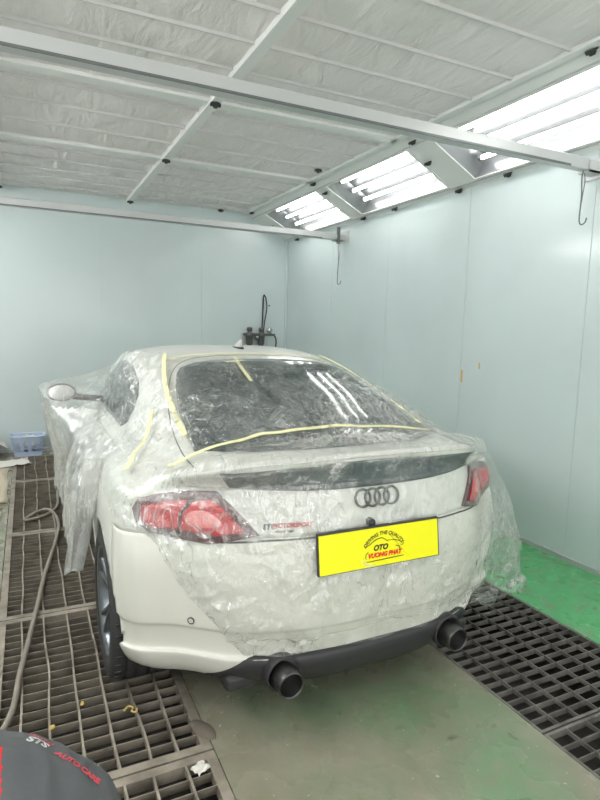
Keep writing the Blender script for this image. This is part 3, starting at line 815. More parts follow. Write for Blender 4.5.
# wheels
def wheel(wx, wy, sx):
    t = bpy.data.objects.new('wheel', None); col.objects.link(t); t.parent = car; t.location = (wx, wy, WR)
    bm = bmesh.new(); W = .245; h = W/2
    prof = [(.228,-h+.01),(.245,-h),(.285,-h-.004),(.315,-h+.006),(.330,-h+.03)]
    gro = [-.07,-.025,.025,.07]
    for g in gro: prof += [(.334,g-.006),(.327,g-.004),(.327,g+.004),(.334,g+.006)]
    prof += [(.330,h-.03),(.315,h-.006),(.285,h+.004),(.245,h),(.228,h-.01),(.22,0),(.228,-h+.01)]
    lathe(bm, prof, 'x', 72)
    for k2 in range(44):                 # sipes across the shoulders
        a = k2*2*PI/44
        for s2 in (-1,1):
            b2 = bmesh.new(); box(b2, (min(s2*.078,s2*.112),-.0035,.3305),(max(s2*.078,s2*.112),.0035,.3342))
            b2.transform(Matrix.Rotation(a,4,'X')); me_ = bpy.data.meshes.new('q'); b2.to_mesh(me_); b2.free()
            nf = len(bm.faces); bm.from_mesh(me_); bm.faces.ensure_lookup_table()
            for f in bm.faces[nf:]: f.material_index = 1
            bpy.data.meshes.remove(me_)
    bmesh.ops.recalc_face_normals(bm, faces=bm.faces)
    link_bm('tyre', bm, [M['rubber'], M['seam']], t, True)
    bm = bmesh.new(); f_ = sx*(h-.006)
    lathe(bm, [(.232,-sx*h*.9),(.215,-sx*h*.5),(.205,sx*h*.3),(.215,f_-sx*.02),(.228,f_),(.238,f_+sx*.004),(.240,f_-sx*.01)], 'x', 60)
    for k2 in range(5):
        for da in (-.16,.16):
            a = k2*2*PI/5+.35; 
            pr = None
            for q in range(7):
                tt = q/6; r = .035+.185*tt; aa = a+da*(.35+.9*tt); w = .016-.004*tt; xx = f_-sx*(.030*(1-tt)+.004)
                c = Vector((xx, r*math.cos(aa), r*math.sin(aa))); sd = Vector((0,-math.sin(aa),math.cos(aa)))*w
                cur = [bm.verts.new(c-sd-Vector((sx*.03,0,0))), bm.verts.new(c-sd*.8), bm.verts.new(c+sd*.8), bm.verts.new(c+sd-Vector((sx*.03,0,0)))]
                if pr:
                    for g in range(4): bm.faces.new((pr[g],pr[(g+1)%4],cur[(g+1)%4],cur[g]))
                else: bm.faces.new(cur)
                pr = cur
    lathe(bm, [(0,f_-sx*.03),(.03,f_-sx*.028),(.05,f_-sx*.035),(.055,f_-sx*.06)], 'x', 30)
    bmesh.ops.recalc_face_normals(bm, faces=bm.faces)
    link_bm('rim', bm, M['rim'], t, True)
    bm = bmesh.new(); lathe(bm, [(.05,0),(.155,0),(.155,-sx*.025),(.05,-sx*.025)], 'x', 40); link_bm('brake_disc', bm, M['disc'], t)
for wy in WHY:
    for sx in (-1, 1): wheel(sx*(.945-.126 if wy < 2 else .785), wy, sx)

# ------------------------------------------------------------------ clear masking film
def sst(x, a, b):
    t = max(0, min(1, (x-a)/(b-a))); return t*t*(3-2*t)
film = empty('masking_film', (CARX, CARY, .3), 'clear wrinkled plastic film taped over the rear window, lamps and bumper of the white car', 'plastic film')
FT = Matrix.Translation((0,0,-.3))
FUS, FVS = 28, 20
u0, u1, v0, v1 = -8.6, 8.0, 2.6, 17.6
bm = bmesh.new(); keep = {}; lay = bm.verts.layers.float.new('layers')
nU, nV = int((u1-u0)*FUS), int((v1-v0)*FVS)
def keepf(p, n):
    x, y, z = p; e = .03*noise.noise(Vector((x*6,y*6,z*6)))+.012*noise.noise(Vector((x*22,y*22,z*22)))
    if y < .7 and z < 1.0 or z < .9:                    # rear and lower sides
        if x < 0:
            if y > .42: return z > .84+e+.05*sst(y,.6,1.0)
            if x < -.53:
                lim = .36+(-.53-x)/.33*.44 if x > -.86 else .80
                return z > lim+e
            return z > .345+e*.5
        if y > .95: return False
        return z > (.345 if x < .55 else .345-.12*min(1,(x-.55)/.2))+e*.5
    if x > .58 and y > 1.0 and z < 1.2: return False
    top = 1.41 + e*.2
    if abs(x) < .50: return y < top
    if x < 0: return y < 2.35+e
    return y < 1.5
SG = {(i,j): S(u0+i/FUS, v0+j/FVS) for i in range(nU+1) for j in range(nV+1)}
for i in range(1, nU):
    for j in range(1, nV):
        p = SG[i,j]
        if not keepf(p, None): continue
        n = (SG[i+1,j]-SG[i-1,j]).cross(SG[i,j+1]-SG[i,j-1])
        if n.length < 1e-9: continue
        n.normalize()
        if n.dot(p-Vector((0,2.0,.6))) < 0: n = -n
        q = p*1.0
        # crumples
        w1 = noise.noise(Vector((p.x*5,p.y*5,p.z*5)))
        w2 = abs(noise.noise(Vector((p.x*13+w1*2,p.y*10,p.z*9))))
        w3 = abs(noise.noise(Vector((p.x*34,p.y*30,p.z*24))))
        d = .006+.012*(w1+.5)+.022*(.5-w2)+.010*(.4-w3)
        # fan of folds gathered at the tape above the lid
        dn_ = 0.
        c = Vector((.06,.47,1.10)); r = (p-c).length; 
        if z_ := (p.z > .98):
            a = math.atan2(p.y-c.y, p.x-c.x); f = math.exp(-((r-.17)/.17)**2)
            ed_ = sst(p.y,.10,.19); d += ed_*f*(.006+.016*(1-abs(math.sin(a*15+w1*4)))**1.5)
            dx_, dy_ = p.x-c.x, p.y-c.y
            rg_ = 1-abs(2*noise.noise(Vector((math.atan2(dx_, -dy_ if dy_ < 0 else dy_)*(9 if dy_ < 0 else 26), math.hypot(dx_,dy_)*1.2, 4 if dy_ < 0 else 9))))
            wd_ = (.05+1.05*-dy_) if dy_ < 0 else (.045+.10*dy_)
            g_ = math.exp(-(dx_/wd_)**2)*(1 if dy_ < 0 else math.exp(-(dy_/.5)**2))
            dn_ += ed_*g_*(.10+.95*max(0,rg_-.40)**1.4) - .13*sst(p.y,.65,.9)*(1-sst(abs(p.x),.4,.55)) - .10*(1-ed_)
            # crumpled band where the tape gathers the film along the window base
            bd_ = math.exp(-((p.y-.52+.25*abs(p.x)**2)/.06)**2)*sst(p.x,-.55,-.2)
            dn_ += .30*bd_*max(0, 1-abs(noise.noise(Vector((p.x*24,p.y*9,1)))*3))
            rt_ = sst(p.x,.22,.42)*(1-sst(p.y,.95,1.15))*sst(p.y,.45,.55)
            dn_ += .55*rt_*max(0, 1-abs(noise.noise(Vector((p.x*11+w1*2,p.y*9,6)))*5)); d += .014*rt_*abs(noise.noise(Vector((p.x*14,p.y*12,6))))
            # diagonal streaks across the glass
            d += .016*sst(p.y,.5,.7)*(1-sst(p.y,1.0,1.3)*.7)*(1-abs(noise.noise(Vector(((p.x+p.y*.5)*5,(p.y-p.x*.6)*20,0)))*2.4))
            # film spans the dip before the lip
            d += .022*math.exp(-((p.y-.22)/.12)**2)
        if p.z < 1.0 and p.x > .3:               # loose skirt at the right corner
            fl_ = sst(p.x,.45,.85)*((1.0-p.z)/.6)**1.2 if p.z < 1.0 else 0
            q += Vector((.95,-.12,0))*.17*fl_*(1+.5*noise.noise(Vector((p.y*9,p.z*2.5,1))))
            dn_ += .22*fl_*(.6+noise.noise(Vector((p.x*9,p.y*9,p.z*3))))
            d += .03*fl_*noise.noise(Vector((p.x*16,p.y*16,p.z*3)))
            q.z -= .06*fl_*sst(1-p.z,.55,.65)
        elif p.z < .8 and p.y < .5:
            d += .018*sst(.8-p.z,0,.25)*(noise.noise(Vector((p.x*7,1,p.z*3)))+.4)
        d = max(d, .023 if (.74 < p.z < .98 and p.y < .6 and abs(p.x) > .42) else .014 if p.y < .3 else .006)
        keep[i,j] = bm.verts.new(q+n*d); keep[i,j][lay] = dn_
for (i, j), v in list(keep.items()):
    k4 = [(i,j),(i+1,j),(i+1,j+1),(i,j+1)]
    if all(k in keep for k in k4): bm.faces.new([keep[k] for k in k4])
for v in [v for v in bm.verts if not v.link_faces]: bm.verts.remove(v)
for _ in range(6):
    bd = {}
    for e_ in bm.edges:
        if e_.is_boundary:
            a_, b_ = e_.verts; bd.setdefault(a_, []).append(b_); bd.setdefault(b_, []).append(a_)
    nw = {v: (v.co+(sum((w.co for w in l), Vector())/len(l)))/2 for v, l in bd.items()}
    for v, c_ in nw.items(): v.co = c_
bm.transform(FT); link_bm('cover_sheet', bm, M['film'], film, True)
# loose tongue hanging in front of the rear wheel
bm = bmesh.new(); pr = None
for j in range(25):
    t = j/24; row = []
    c = Vector((-.925-.115*t, .99-.02*t, .93-.52*t))
    for i in range(9):
        s = i/8-.5; w = .10+.05*math.sin(t*PI)-.04*t
        p = c+Vector((.035*math.sin(s*9+t*2)-.06*s, -s*w*1.0, .03*s+.02*noise.noise(Vector((s*4,t*6,2)))))
        row.append(bm.verts.new(p))
    if pr:
        for i in range(8): bm.faces.new((pr[i],pr[i+1],row[i+1],row[i]))
    pr = row
bm.transform(FT); link_bm('loose_tongue', bm, M['film2'], film, True)
# sheet draped over the left flank and mirror
film2 = empty('masking_film', (CARX, CARY, .3), 'milky plastic film draped over the left door and mirror of the white car, hanging low', 'plastic film')
bm = bmesh.new(); pr = None; NY, NB = 110, 60
for i in range(NY+1):
    y = 1.0+2.15*i/NY; row = []
    w = sst(y,1.95,2.45)*(1-sst(y,2.62,3.1))
    zb = .36+.10*noise.noise(Vector((y*2.3,4,0)))+.03*noise.noise(Vector((y*9,4,0)))+.42*(1-sst(y,.98,1.25))
    out = .03*noise.noise(Vector((y*2.2,0,5)))
    lp = lambda a, b: Vector(a)*(1-w)+Vector(b)*w
    P_ = [lp((-.84,y,.975),(-.63,y,1.25)), lp((-.90,y,.93),(-.86,y,1.17)), lp((-.965,y,.86),(-1.115,y,1.115)), lp((-.995+out,y,.74),(-1.105,y,.98)), (-1.01+out-.01*w,y,.60), (-1.02+out,y,zb)]
    sp = smooth_pts(P_, 12)
    for j in range(NB+1):
        b = j/NB; p = sp[j]*1.0
        fold = (1-abs(noise.noise(Vector((y*6.5+b*.6,b*.8,2)))*2.2))
        p.x += -.028*fold*sst(b,.15,.7) + .012*noise.noise(Vector((y*17,b*9,0)))
        p.z += .008*noise.noise(Vector((y*14,b*12,7)))
        row.append(bm.verts.new(p))
    if pr:
        for j in range(NB): bm.faces.new((pr[j],pr[j+1],row[j+1],row[j]))
    pr = row
for f in bm.faces:
    if f.calc_center_median().z > 1.0: f.material_index = 1
bm.transform(FT); link_bm('draped_sheet', bm, [M['film2'], M['film']], film2, True)

# masking tape on the film
def tape(pts, w, view, lb, off=.03):
    o = stripe('masking_tape', pts, w, M['tape'], None, view, off=off, jit=.12, n=10)
    o.location = (CARX, CARY, 0)
    tag(o, lb, 'tape', 'masking tape strips on the car film'); return o
tape([(-.73,.40),(-.70,.385),(-.63,.395),(-.50,.42),(-.42,.435),(-.34,.465),(-.26,.462),(-.16,.475),(-.05,.48),(.05,.488),(.15,.47),(.25,.462),(.36,.45),(.50,.415)], .020, 'top', 'long wavy cream tape running across the base of the rear window')
tape([(-.50,1.52),(-.545,1.30),(-.58,1.08),(-.60,.85),(-.612,.60)], .022, 'top', 'cream tape down the left edge of the rear window')
tape([(.42,1.42),(.48,1.22),(.515,1.0),(.53,.75),(.52,.52)], .018, 'top', 'cream tape down the right edge of the rear window')
tape([(-.145,1.38),(-.165,1.2),(-.18,1.0)], .018, 'top', 'short cream tape stuck to the top middle of the rear glass', .02)
tape([(-.23,1.27),(-.12,1.29)], .012, 'top', 'tiny cream tape crossing the short strip on the rear glass', .025)
tape([(-.52,1.43),(-.25,1.445),(.1,1.44),(.4,1.38)], .008, 'top', 'thin cream tape along the top edge of the rear window', .02)
tape([(-.66,1.0),(-.72,.83),(-.80,.70),(-.86,.58)], .022, 'top', 'crumpled cream tape on the left rear wing above the tail lamp', .03)
# ------------------------------------------------------------------ hose, basket, boxes, regulator, scraps
hz = .014
pts = [(-.9,1.35,hz),(-.45,1.75,hz),(-.14,2.21,hz),(-.07,2.64,hz),(0,3.18,.02),(.05,3.62,hz),(.14,4.2,.02),(.17,4.54,.03),(.12,4.86,.03),(.03,4.90,hz),(-.065,4.72,hz),(.03,4.74,.015),(.12,4.84,.012),(.185,5.03,hz),(.21,5.5,hz),(.26,5.95,hz),(.45,6.3,hz)]
t = tubeo('air_hose', smooth_pts(pts, 10), .0125, M['hose']); tag(t, 'grey rubber air hose looped across the left floor gratings', 'hose')

bk = empty('laundry_basket', (-.03, 7.18, 0), 'blue slatted plastic basket standing at the foot of the back wall', 'basket')
bm = bmesh.new()
def brect(z, t_):                       # rounded rectangle ring
    a, b = .145+.035*z/.23, .10+.025*z/.23; out = []
    for k2 in range(40):
        an = 2*PI*k2/40; c, s_ = math.cos(an), math.sin(an)
        out.append(Vector((math.copysign(abs(c)**.35,c)*(a+t_), math.copysign(abs(s_)**.35,s_)*(b+t_), z)))
    return out
for z0, z1 in ((.002,.05),(.085,.095),(.125,.135),(.165,.23)):
    lo, hi = brect(z0,0), brect(z1,0); A = [bm.verts.new(p) for p in lo]; B = [bm.verts.new(p) for p in hi]
    for k2 in range(40): bm.faces.new((A[k2],A[(k2+1)%40],B[(k2+1)%40],B[k2]))
b0 = [bm.verts.new(p) for p in brect(.004,0)]; bm.faces.new(b0)
for k2 in range(0,40):
    for zz in ((.05,.165),):
        p0 = brect(zz[0],.0)[k2]; p1 = brect(zz[1],0)[k2]; q0 = brect(zz[0],0)[(k2+1)%40]; q1 = brect(zz[1],0)[(k2+1)%40]
        bm.faces.new([bm.verts.new(p) for p in (p0, p0.lerp(q0,.45), p1.lerp(q1,.45), p1)])
bmesh.ops.remove_doubles(bm, verts=bm.verts, dist=.0005)
o = link_bm('basket_body', bm, M['blue'], bk); md = o.modifiers.new('s','SOLIDIFY'); md.thickness = .004
bm = bmesh.new(); tube(bm, brect(.232,.006), .008, 6, True); link_bm('rim', bm, mat('basket_rim',(.60,.66,.76),.45), bk)
bm = bmesh.new(); bmesh.ops.create_icosphere(bm, subdivisions=4, radius=1)
for v in bm.verts:
    n_ = noise.noise(v.co*2.3)*.25+noise.noise(v.co*6)*.1
    v.co = Vector((v.co.x*.125, v.co.y*.085, .11+v.co.z*.095))*(1) + Vector((0,0,n_*.06)) + v.co*n_*.05
    v.co += Vector((-.03,7.18,.022)) 
    v.co.x = max(-.155,min(.10,v.co.x)); v.co.z = max(.03, v.co.z)
tag(link_bm('rag_bundle', bm, mat('rag_white',(.6,.62,.62),.9,bump=(14,.6,.02)), smooth=True), 'bundle of pale rags filling the blue basket', 'rags')

t = empty('cardboard_box', (-.62,7.12,0), 'open low cardboard box left of the blue basket at the picture edge', 'box', rz=.12)
bm = bmesh.new()
for a, b in (((-.25,-.16,0),(.25,.16,.004)),((-.25,-.16,0),(-.246,.16,.2)),((.246,-.16,0),(.25,.16,.2)),((-.25,.156,0),(.25,.16,.2)),((-.25,-.16,0),(.25,-.156,.2))): box(bm, a, b)
link_bm('carton', bm, M['card'], t)
bm = bmesh.new()
for (a,b,c,d) in (((.25,-.16,.2),(.25,.16,.2),(.37,.17,.12),(.37,-.17,.12)),((-.25,-.16,.2),(.25,-.16,.2),(.26,-.28,.25),(-.26,-.28,.25))):
    bm.faces.new([bm.verts.new(x) for x in (a,b,c,d)])
bmesh.ops.remove_doubles(bm, verts=bm.verts, dist=.001)
o = link_bm('flap', bm, M['paper'], t); md = o.modifiers.new('s','SOLIDIFY'); md.thickness = .004

def sheet(name, cx_, cy_, sx_, sy_, rz, m, lb, cat, amp=.012, seed=1, n=14):
    bm = bmesh.new(); g = {}
    for i in range(n+1):
        for j in range(n+1):
            x, y = (i/n-.5)*sx_, (j/n-.5)*sy_
            e = .06*min(sx_,sy_)
            x += e*noise.noise(Vector((j*.6,seed,i*.2))); y += e*noise.noise(Vector((i*.6,seed+5,j*.2)))
            g[i,j] = bm.verts.new((x, y, .003+amp*abs(noise.noise(Vector((i*.35,j*.35,seed)))*2)))
    for i in range(n):
        for j in range(n): bm.faces.new((g[i,j],g[i+1,j],g[i+1,j+1],g[i,j+1]))
    o = link_bm(name, bm, m, smooth=True); md = o.modifiers.new('s','SOLIDIFY'); md.thickness = .0015; md.offset = 1
    o.location = (cx_, cy_, .001); o.rotation_euler.z = rz; return tag(o, lb, cat)
sheet('paper_sheet', -.27, 6.74, .50, .30, .15, M['paper'], 'crumpled pale paper sheet on the floor in front of the blue basket', 'paper', .03, 3)
sheet('cardboard_sheet', -.48, 5.9, .54, 1.3, .02, M['card'], 'flattened cardboard sheet on the floor at the left edge, upper one', 'cardboard', .012, 5)
sheet('cardboard_sheet', -.50, 4.75, .52, .85, -.03, M['card'], 'flattened cardboard sheet on the floor at the left edge, lower one', 'cardboard', .012, 9)
sheet('plastic_scrap', .50, 1.76, .055, .045, .5, M['paper'], 'small white plastic scrap lying on the grating in the foreground', 'scrap', .01, 11, 6)
def ell(name, x, y, a, b, rz, m, lb, cat, zz=.004):
    bm = bmesh.new(); n = 36; c = bm.verts.new((0,0,zz+.006)); R1 = []; R2 = []
    for k2 in range(n):
        an = 2*PI*k2/n; w = 1+.13*noise.noise(Vector((math.cos(an)*1.5,math.sin(an)*1.5,x*9)))
        R1.append(bm.verts.new((a*.7*w*math.cos(an), b*.7*w*math.sin(an), zz+.006))); R2.append(bm.verts.new((a*w*math.cos(an), b*w*math.sin(an), .001)))
    for k2 in range(n):
        bm.faces.new((c,R1[k2],R1[(k2+1)%n])); bm.faces.new((R1[k2],R2[k2],R2[(k2+1)%n],R1[(k2+1)%n]))
    o = link_bm(name, bm, m, smooth=True); o.location = (x,y,.0005); o.rotation_euler.z = rz; return tag(o, lb, cat)
ell('dirty_rag', .565, 1.95, .034, .07, .35, mat('rag_brown', (.15,.125,.10), .9), 'flat brown dirty rag on the grating corner beside the concrete', 'rag')
ell('leaf', .04, 2.19, .012, .008, .4, M['leaf'], 'tiny yellow leaf scrap on the grating beside the grey shirt', 'leaf')
ell('leaf', .155, 2.29, .010, .008, 1.4, M['leaf'], 'tiny yellow leaf scrap on the grating just left of the tyre', 'leaf')
t = tubeo('peel_scrap', [(p[0]+.33,p[1]+2.17,.008) for p in smooth_pts([(-.028,.0,0),(-.01,.022,0),(.008,.008,0),(.0,-.012,0),(.016,-.024,0),(.022,-.004,0)],5)], .0035, M['leaf']); tag(t, 'curled yellow peel scrap on the grating behind the rear wheel', 'scrap')

# air regulator on the back wall
rg = empty('air_regulator', (2.80, BY, 1.30), 'cluster of compressed air filters and regulator with a hose on the back wall', 'air regulator')
bm = bmesh.new(); box(bm, (-.16,-.012,-.02),(.22,-.001,.16)); link_bm('mount_plate', bm, M['steel'], rg)
for q, xx in enumerate((-.07,.10)):
    bm = bmesh.new(); lathe(bm, [(0,-.02),(.03,-.015),(.045,.02),(.048,.11),(.055,.115),(.055,.16),(.03,.165),(.03,.19),(.04,.195),(.036,.235),(0,.24)], 'z', 20, (xx,-.075,0)); link_bm('filter_bowl', bm, M['brass'], rg, True)
bm = bmesh.new(); tube(bm, [(-.16,-.075,.14),(.30,-.075,.14)], .016, 10); link_bm('manifold', bm, M['brass'], rg)
bm = bmesh.new(); lathe(bm, [(0,-.10),(.035,-.10),(.038,-.09),(.038,-.07),(0,-.07)], 'y', 20, (.22,0,.20)); link_bm('gauge', bm, M['chrome'], rg, True)
bm = bmesh.new(); lathe(bm, [(0,-.12),(.022,-.12),(.024,-.06),(0,-.06)], 'y', 16, (.03,0,.10)); link_bm('valve_knob', bm, M['tray'], rg, True)
tubeo('riser_hose', smooth_pts([(.13,-.075,.14),(.15,-.06,.30),(.185,-.05,.50),(.17,-.05,.63),(.15,-.05,.67),(.145,-.03,.66),(.14,-.02,.45),(.13,-.02,.2)],6), .009, M['clip'], rg)
tubeo('outlet_hose', smooth_pts([(.18,-.075,.14),(.26,-.07,.15),(.32,-.06,.10),(.33,-.055,.0),(.30,-.05,-.15),(.30,-.04,-.5),(.31,-.04,-1.1)],6), .010, M['clip'], rg)
bm = bmesh.new(); lathe(bm, [(0,-.012),(.010,-.010),(.010,0)], 'y', 10); o = link_bm('wall_plug', bm, M['clip']); o.location = (3.04,BY,1.84); tag(o, 'tiny black plug in the back wall beside the regulator hose', 'plug')

# ------------------------------------------------------------------ person squatting at the lower left
def skinned(name, V, E_, R_, m, parent, sub=2, root=0):
    me = bpy.data.meshes.new(name); me.from_pydata([Vector(v) for v in V], E_, []); o = bpy.data.objects.new(name, me); col.objects.link(o)
    me.materials.clear()
    sk = o.modifiers.new('skin','SKIN')
    for i, r in enumerate(R_): me.skin_vertices[0].data[i].radius = (r, r) if not isinstance(r, tuple) else r
    me.skin_vertices[0].data[root].use_root = True
    ss = o.modifiers.new('sub','SUBSURF'); ss.levels = sub; ss.render_levels = sub
    baked(o); o.data.materials.clear()
    for x in (m if isinstance(m, (list,tuple)) else [m]): o.data.materials.append(x)
    for p in o.data.polygons: p.use_smooth = True
    if parent: o.parent = parent
    return o
PX, PY = -.03, 1.005
DZ = .13
pr_ = empty('person', (PX, PY, 0), 'person in a dark grey shirt with a red panel, squatting at the lower left corner', 'person')
J = dict(pelvis=(.03,0,.36), waist=(.01,0,.47), chest=(-.13,.0,.585), upper=(-.26,0,.60), neck=(-.37,0,.62), headb=(-.43,0,.635), head=(-.50,0,.64), crown=(-.56,0,.67))
def limb(side):
    s = side
    return dict(sh=(-.24,s*.17,.60), el=(-.36,s*.24,.36), wr=(-.50,s*.16,.17), ha=(-.555,s*.14,.11),
                hip=(.01,s*.10,.34), kn=(-.36,s*.19,.44), an=(-.13,s*.14,.09), he=(-.10,s*.14,.06), to=(-.30,s*.16,.035))
_limb = limb
def limb(side):
    return {k2: ((v[0], v[1], v[2]+(DZ if k2 in ('sh','el','hip') else .07 if k2 in ('wr','ha','kn') else 0))) for k2, v in _limb(side).items()}
J = {k2: (v[0], v[1], v[2]+DZ) for k2, v in J.items()}
# continuous body
V = [J[k] for k in ('pelvis','waist','chest','upper','neck','headb','head','crown')]; R_ = [.12,.12,.13,.11,.055,.06,.085,.06]
E_ = [(0,1),(1,2),(2,3),(3,4),(4,5),(5,6),(6,7)]
for s in (-1,1):
    L_ = limb(s); b = len(V)
    V += [L_[k] for k in ('sh','el','wr','ha','hip','kn','an','he','to')]; R_ += [.055,.042,.028,.035,.085,.058,.038,.036,.026]
    E_ += [(3,b),(b,b+1),(b+1,b+2),(b+2,b+3),(0,b+4),(b+4,b+5),(b+5,b+6),(b+6,b+7),(b+7,b+8)]
    for f in range(4):                                # four fingers, unequal
        k2 = len(V); w = Vector(L_['ha']); ln = (.055,.065,.06,.045)[f]; oy = (f-1.5)*.02
        V += [tuple(w+Vector((-.02,oy,-.01))), tuple(w+Vector((-.02-ln*.6,oy*1.2,-.02))), tuple(w+Vector((-.02-ln,oy*1.2,-.02-ln*.45)))]
        R_ += [.010,.009,.008]; E_ += [(b+3,k2),(k2,k2+1),(k2+1,k2+2)]
    k2 = len(V); w = Vector(L_['ha']); V += [tuple(w+Vector((.0,-s*.04,-.005))), tuple(w+Vector((-.03,-s*.055,-.02)))]; R_ += [.011,.009]; E_ += [(b+3,k2),(k2,k2+1)]
skinned('body', V, E_, R_, M['skin'], pr_, 2)
# face details
for s in (-1,1):
    bm = bmesh.new(); bmesh.ops.create_uvsphere(bm, u_segments=12, v_segments=8, radius=.010); bm.transform(Matrix.Translation((-.549,s*.032,.605+DZ))); link_bm('eye', bm, M['tray'], pr_, True)
    bm = bmesh.new(); bmesh.ops.create_uvsphere(bm, u_segments=12, v_segments=8, radius=.03); bm.transform(Matrix.Translation((-.49,s*.088,.63+DZ)) @ Matrix.Diagonal((.7,.35,1,1))); link_bm('ear', bm, M['skin'], pr_, True)
bm = bmesh.new(); bmesh.ops.create_cone(bm, segments=10, radius1=.016, radius2=.006, depth=.035); bm.transform(Matrix.Translation((-.578,0,.585+DZ)) @ Matrix.Rotation(-1.9,4,'Y')); link_bm('nose', bm, M['skin'], pr_, True)
bm = bmesh.new(); bmesh.ops.create_uvsphere(bm, u_segments=24, v_segments=16, radius=1)
for v in bm.verts: v.co = Vector((v.co.x*.098,v.co.y*.096,v.co.z*.085))*(1+.04*noise.noise(v.co*4)) + Vector((-.485,0,.672+DZ))
link_bm('hair', bm, M['hair'], pr_, True)
# clothes: lofted tubes fused into one surface
def fused(name, chains, m, voxel, parent):
    bm = bmesh.new()
    for ch in chains:
        P_ = smooth_pts([Vector(c[:3]) for c in ch], 5); n = len(P_)
        R0 = [c[3] for c in ch]; rr = []
        for i in range(n):
            t = i/5; k2 = min(int(t), len(R0)-2); rr.append(R0[k2]+(R0[k2+1]-R0[k2])*(t-k2))
        d0 = (P_[0]-P_[1]).normalized(); d1 = (P_[-1]-P_[-2]).normalized()
        pre = [(P_[0]+d0*rr[0]*math.sin(a), rr[0]*math.cos(a)) for a in (1.45,1.2,.8,.4)]
        post = [(P_[-1]+d1*rr[-1]*math.sin(a), rr[-1]*math.cos(a)) for a in (.4,.8,1.2,1.45)]
        tube(bm, [p for p, q in pre]+P_+[p for p, q in post], [q for p, q in pre]+rr+[q for p, q in post], 28)
    bmesh.ops.recalc_face_normals(bm, faces=bm.faces)
    o = link_bm(name, bm, m, None)
    rm = o.modifiers.new('r','REMESH'); rm.mode = 'VOXEL'; rm.voxel_size = voxel
    so = o.modifiers.new('s','SMOOTH'); so.iterations = 6
    baked(o)
    for x in (m if isinstance(m,(list,tuple)) else [m]):
        if x.name not in [q.name for q in o.data.materials if q]: o.data.materials.append(x)
    for p in o.data.polygons: p.use_smooth = True
    o.parent = parent; return o
ch = [[(.03,-.05,.36+DZ,.135),(.03,.05,.36+DZ,.135)]]
for s in (-1,1):
    L_ = limb(s); ch.append([(*L_['hip'],.115),(*L_['kn'],.08),(*(Vector(L_['an'])+Vector((-.02,0,.06))),.055)])
fused('trousers', ch, M['trouser'], .012, pr_)
for s in (-1,1):
    L_ = limb(s); fused('shoe', [[(*(Vector(L_['he'])+Vector((0,0,-.012))),.045),(-.2,s*.15,.048,.045),(*L_['to'],.033)]], M['clip'], .008, pr_)
ch = [[(.025,0,.47,.135),(.03,0,.53,.155),(.0,0,.60,.168),(-.08,0,.66,.172),(-.19,0,.69,.172),(-.29,0,.705,.15),(-.35,0,.72,.08)], [(-.24,-.10,.70,.11),(-.24,.10,.70,.11)]]
for s in (-1,1):
    L_ = limb(s); ch.append([(-.24,s*.14,.71,.09),(*L_['sh'],.085),(*Vector(L_['sh']).lerp(Vector(L_['el']),.75),.068)])
sh = fused('shirt', ch, [M['shirt'], M['shirtred']], .007, pr_)
for v in sh.data.vertices:
    c = v.co
    n_ = noise.noise(Vector((c.x*5+c.y*6, c.y*4, c.z*7)))*.010+ (1-abs(noise.noise(Vector((c.x*13-c.z*8,c.y*6,c.z*4)))*2))*.006
    d = (c-Vector((-.05,0,.50))).normalized(); v.co = c+d*n_
for p in sh.data.polygons:
    c = p.center
    p.material_index = 1 if (c.x < -.030 and c.y < .0 and c.z > .3) else 0
#TEXTP
PATH = [(-.06,1.045,.80),(-.02,1.04,.80),(.025,1.02,.79),(.065,.995,.76),(.11,.98,.70),(.14,.97,.62)]
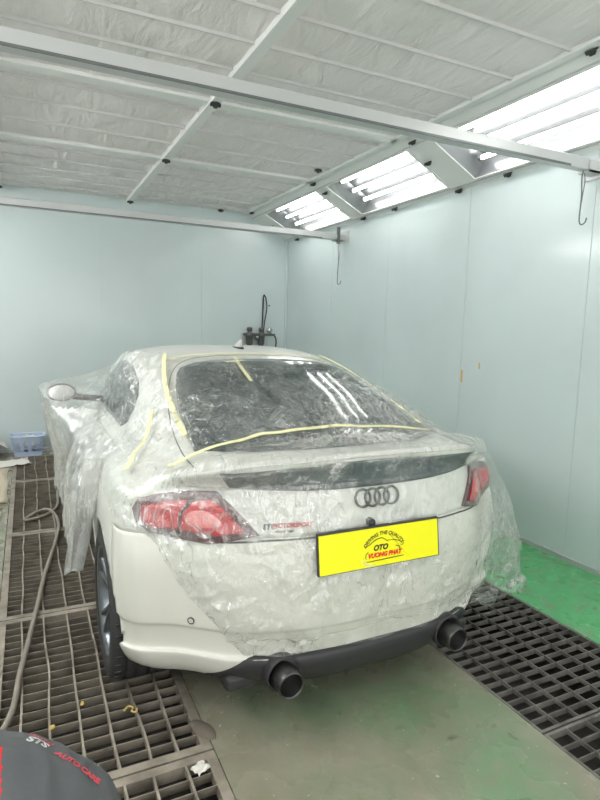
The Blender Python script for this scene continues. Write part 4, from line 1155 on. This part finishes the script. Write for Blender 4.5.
# printing on the shirt: an arc of lettering lying on the cloth
sb = BVHTree.FromPolygons([v.co.copy() for v in sh.data.vertices], [tuple(p.vertices) for p in sh.data.polygons])
def onshirt(path, n=60):
    P_ = smooth_pts(path, 12)
    L2 = [0]
    for a, b in zip(P_, P_[1:]): L2.append(L2[-1]+(b-a).length)
    def f(x, y):
        x = max(0, min(L2[-1]-1e-5, x)); i = 0
        while L2[i+1] < x: i += 1
        t = (x-L2[i])/(L2[i+1]-L2[i]); p = P_[i].lerp(P_[i+1], t)
        tan = (P_[min(i+4,len(P_)-1)]-P_[max(i-4,0)]).normalized()
        h = sb.find_nearest(p); n_ = h[1]
        if n_.dot(p-Vector((-.05,0,.50))) < 0: n_ = -n_
        sd = n_.cross(tan).normalized(); q = p+sd*y; h = sb.find_nearest(q); n2 = h[1]
        if n2.dot(q-Vector((-.05,0,.50))) < 0: n2 = -n2
        return h[0]+n2*.0012
    return f, L2[-1]
pth = [Vector(p)-Vector((PX,PY,0)) for p in PATH]
f, LL = onshirt(pth)
text_mesh('AUTO', .016, M['pinkink'], lambda x, y: f(x+.036, y+.022), 'shirt_print', pr_, .2, .0008, 'LEFT')
text_mesh('STS', .027, M['whiteink'], lambda x, y: f(x+.034, y+.002), 'shirt_print', pr_, .2, .0012, 'LEFT')
text_mesh('AUTO CARE', .018, M['pinkink'], lambda x, y: f(x+.094, y+.002), 'shirt_print', pr_, .2, .0012, 'LEFT')
# ------------------------------------------------------------------ camera and light
yaw, pit, rol = math.radians(25.8), math.radians(7.3), math.radians(1.5)
fw = Vector((math.sin(yaw)*math.cos(pit), math.cos(yaw)*math.cos(pit), -math.sin(pit)))
rt = Vector((math.cos(yaw), -math.sin(yaw), 0)); up = rt.cross(fw)
r2 = rt*math.cos(rol)+up*math.sin(rol); u2 = -rt*math.sin(rol)+up*math.cos(rol)
cam = bpy.data.cameras.new('camera'); co = bpy.data.objects.new('camera', cam); col.objects.link(co)
mw = Matrix((r2, u2, -fw)).transposed().to_4x4(); mw.translation = (0,0,1.55); co.matrix_world = mw
cam.sensor_fit = 'HORIZONTAL'; cam.sensor_width = 36; cam.lens = 565/600*36; cam.clip_start = .05
sc.camera = co
wd = bpy.data.worlds.new('w'); sc.world = wd; wd.use_nodes = True
wd.node_tree.nodes['Background'].inputs[0].default_value = (1,.99,.97,1); wd.node_tree.nodes['Background'].inputs[1].default_value = 1.9  # bright surround added to light the booth through its open front
sc.view_settings.view_transform = 'Standard'; sc.view_settings.look = 'None'; sc.view_settings.gamma = 1; sc.view_settings.use_curve_mapping = False
sc.view_settings.exposure = 0.4
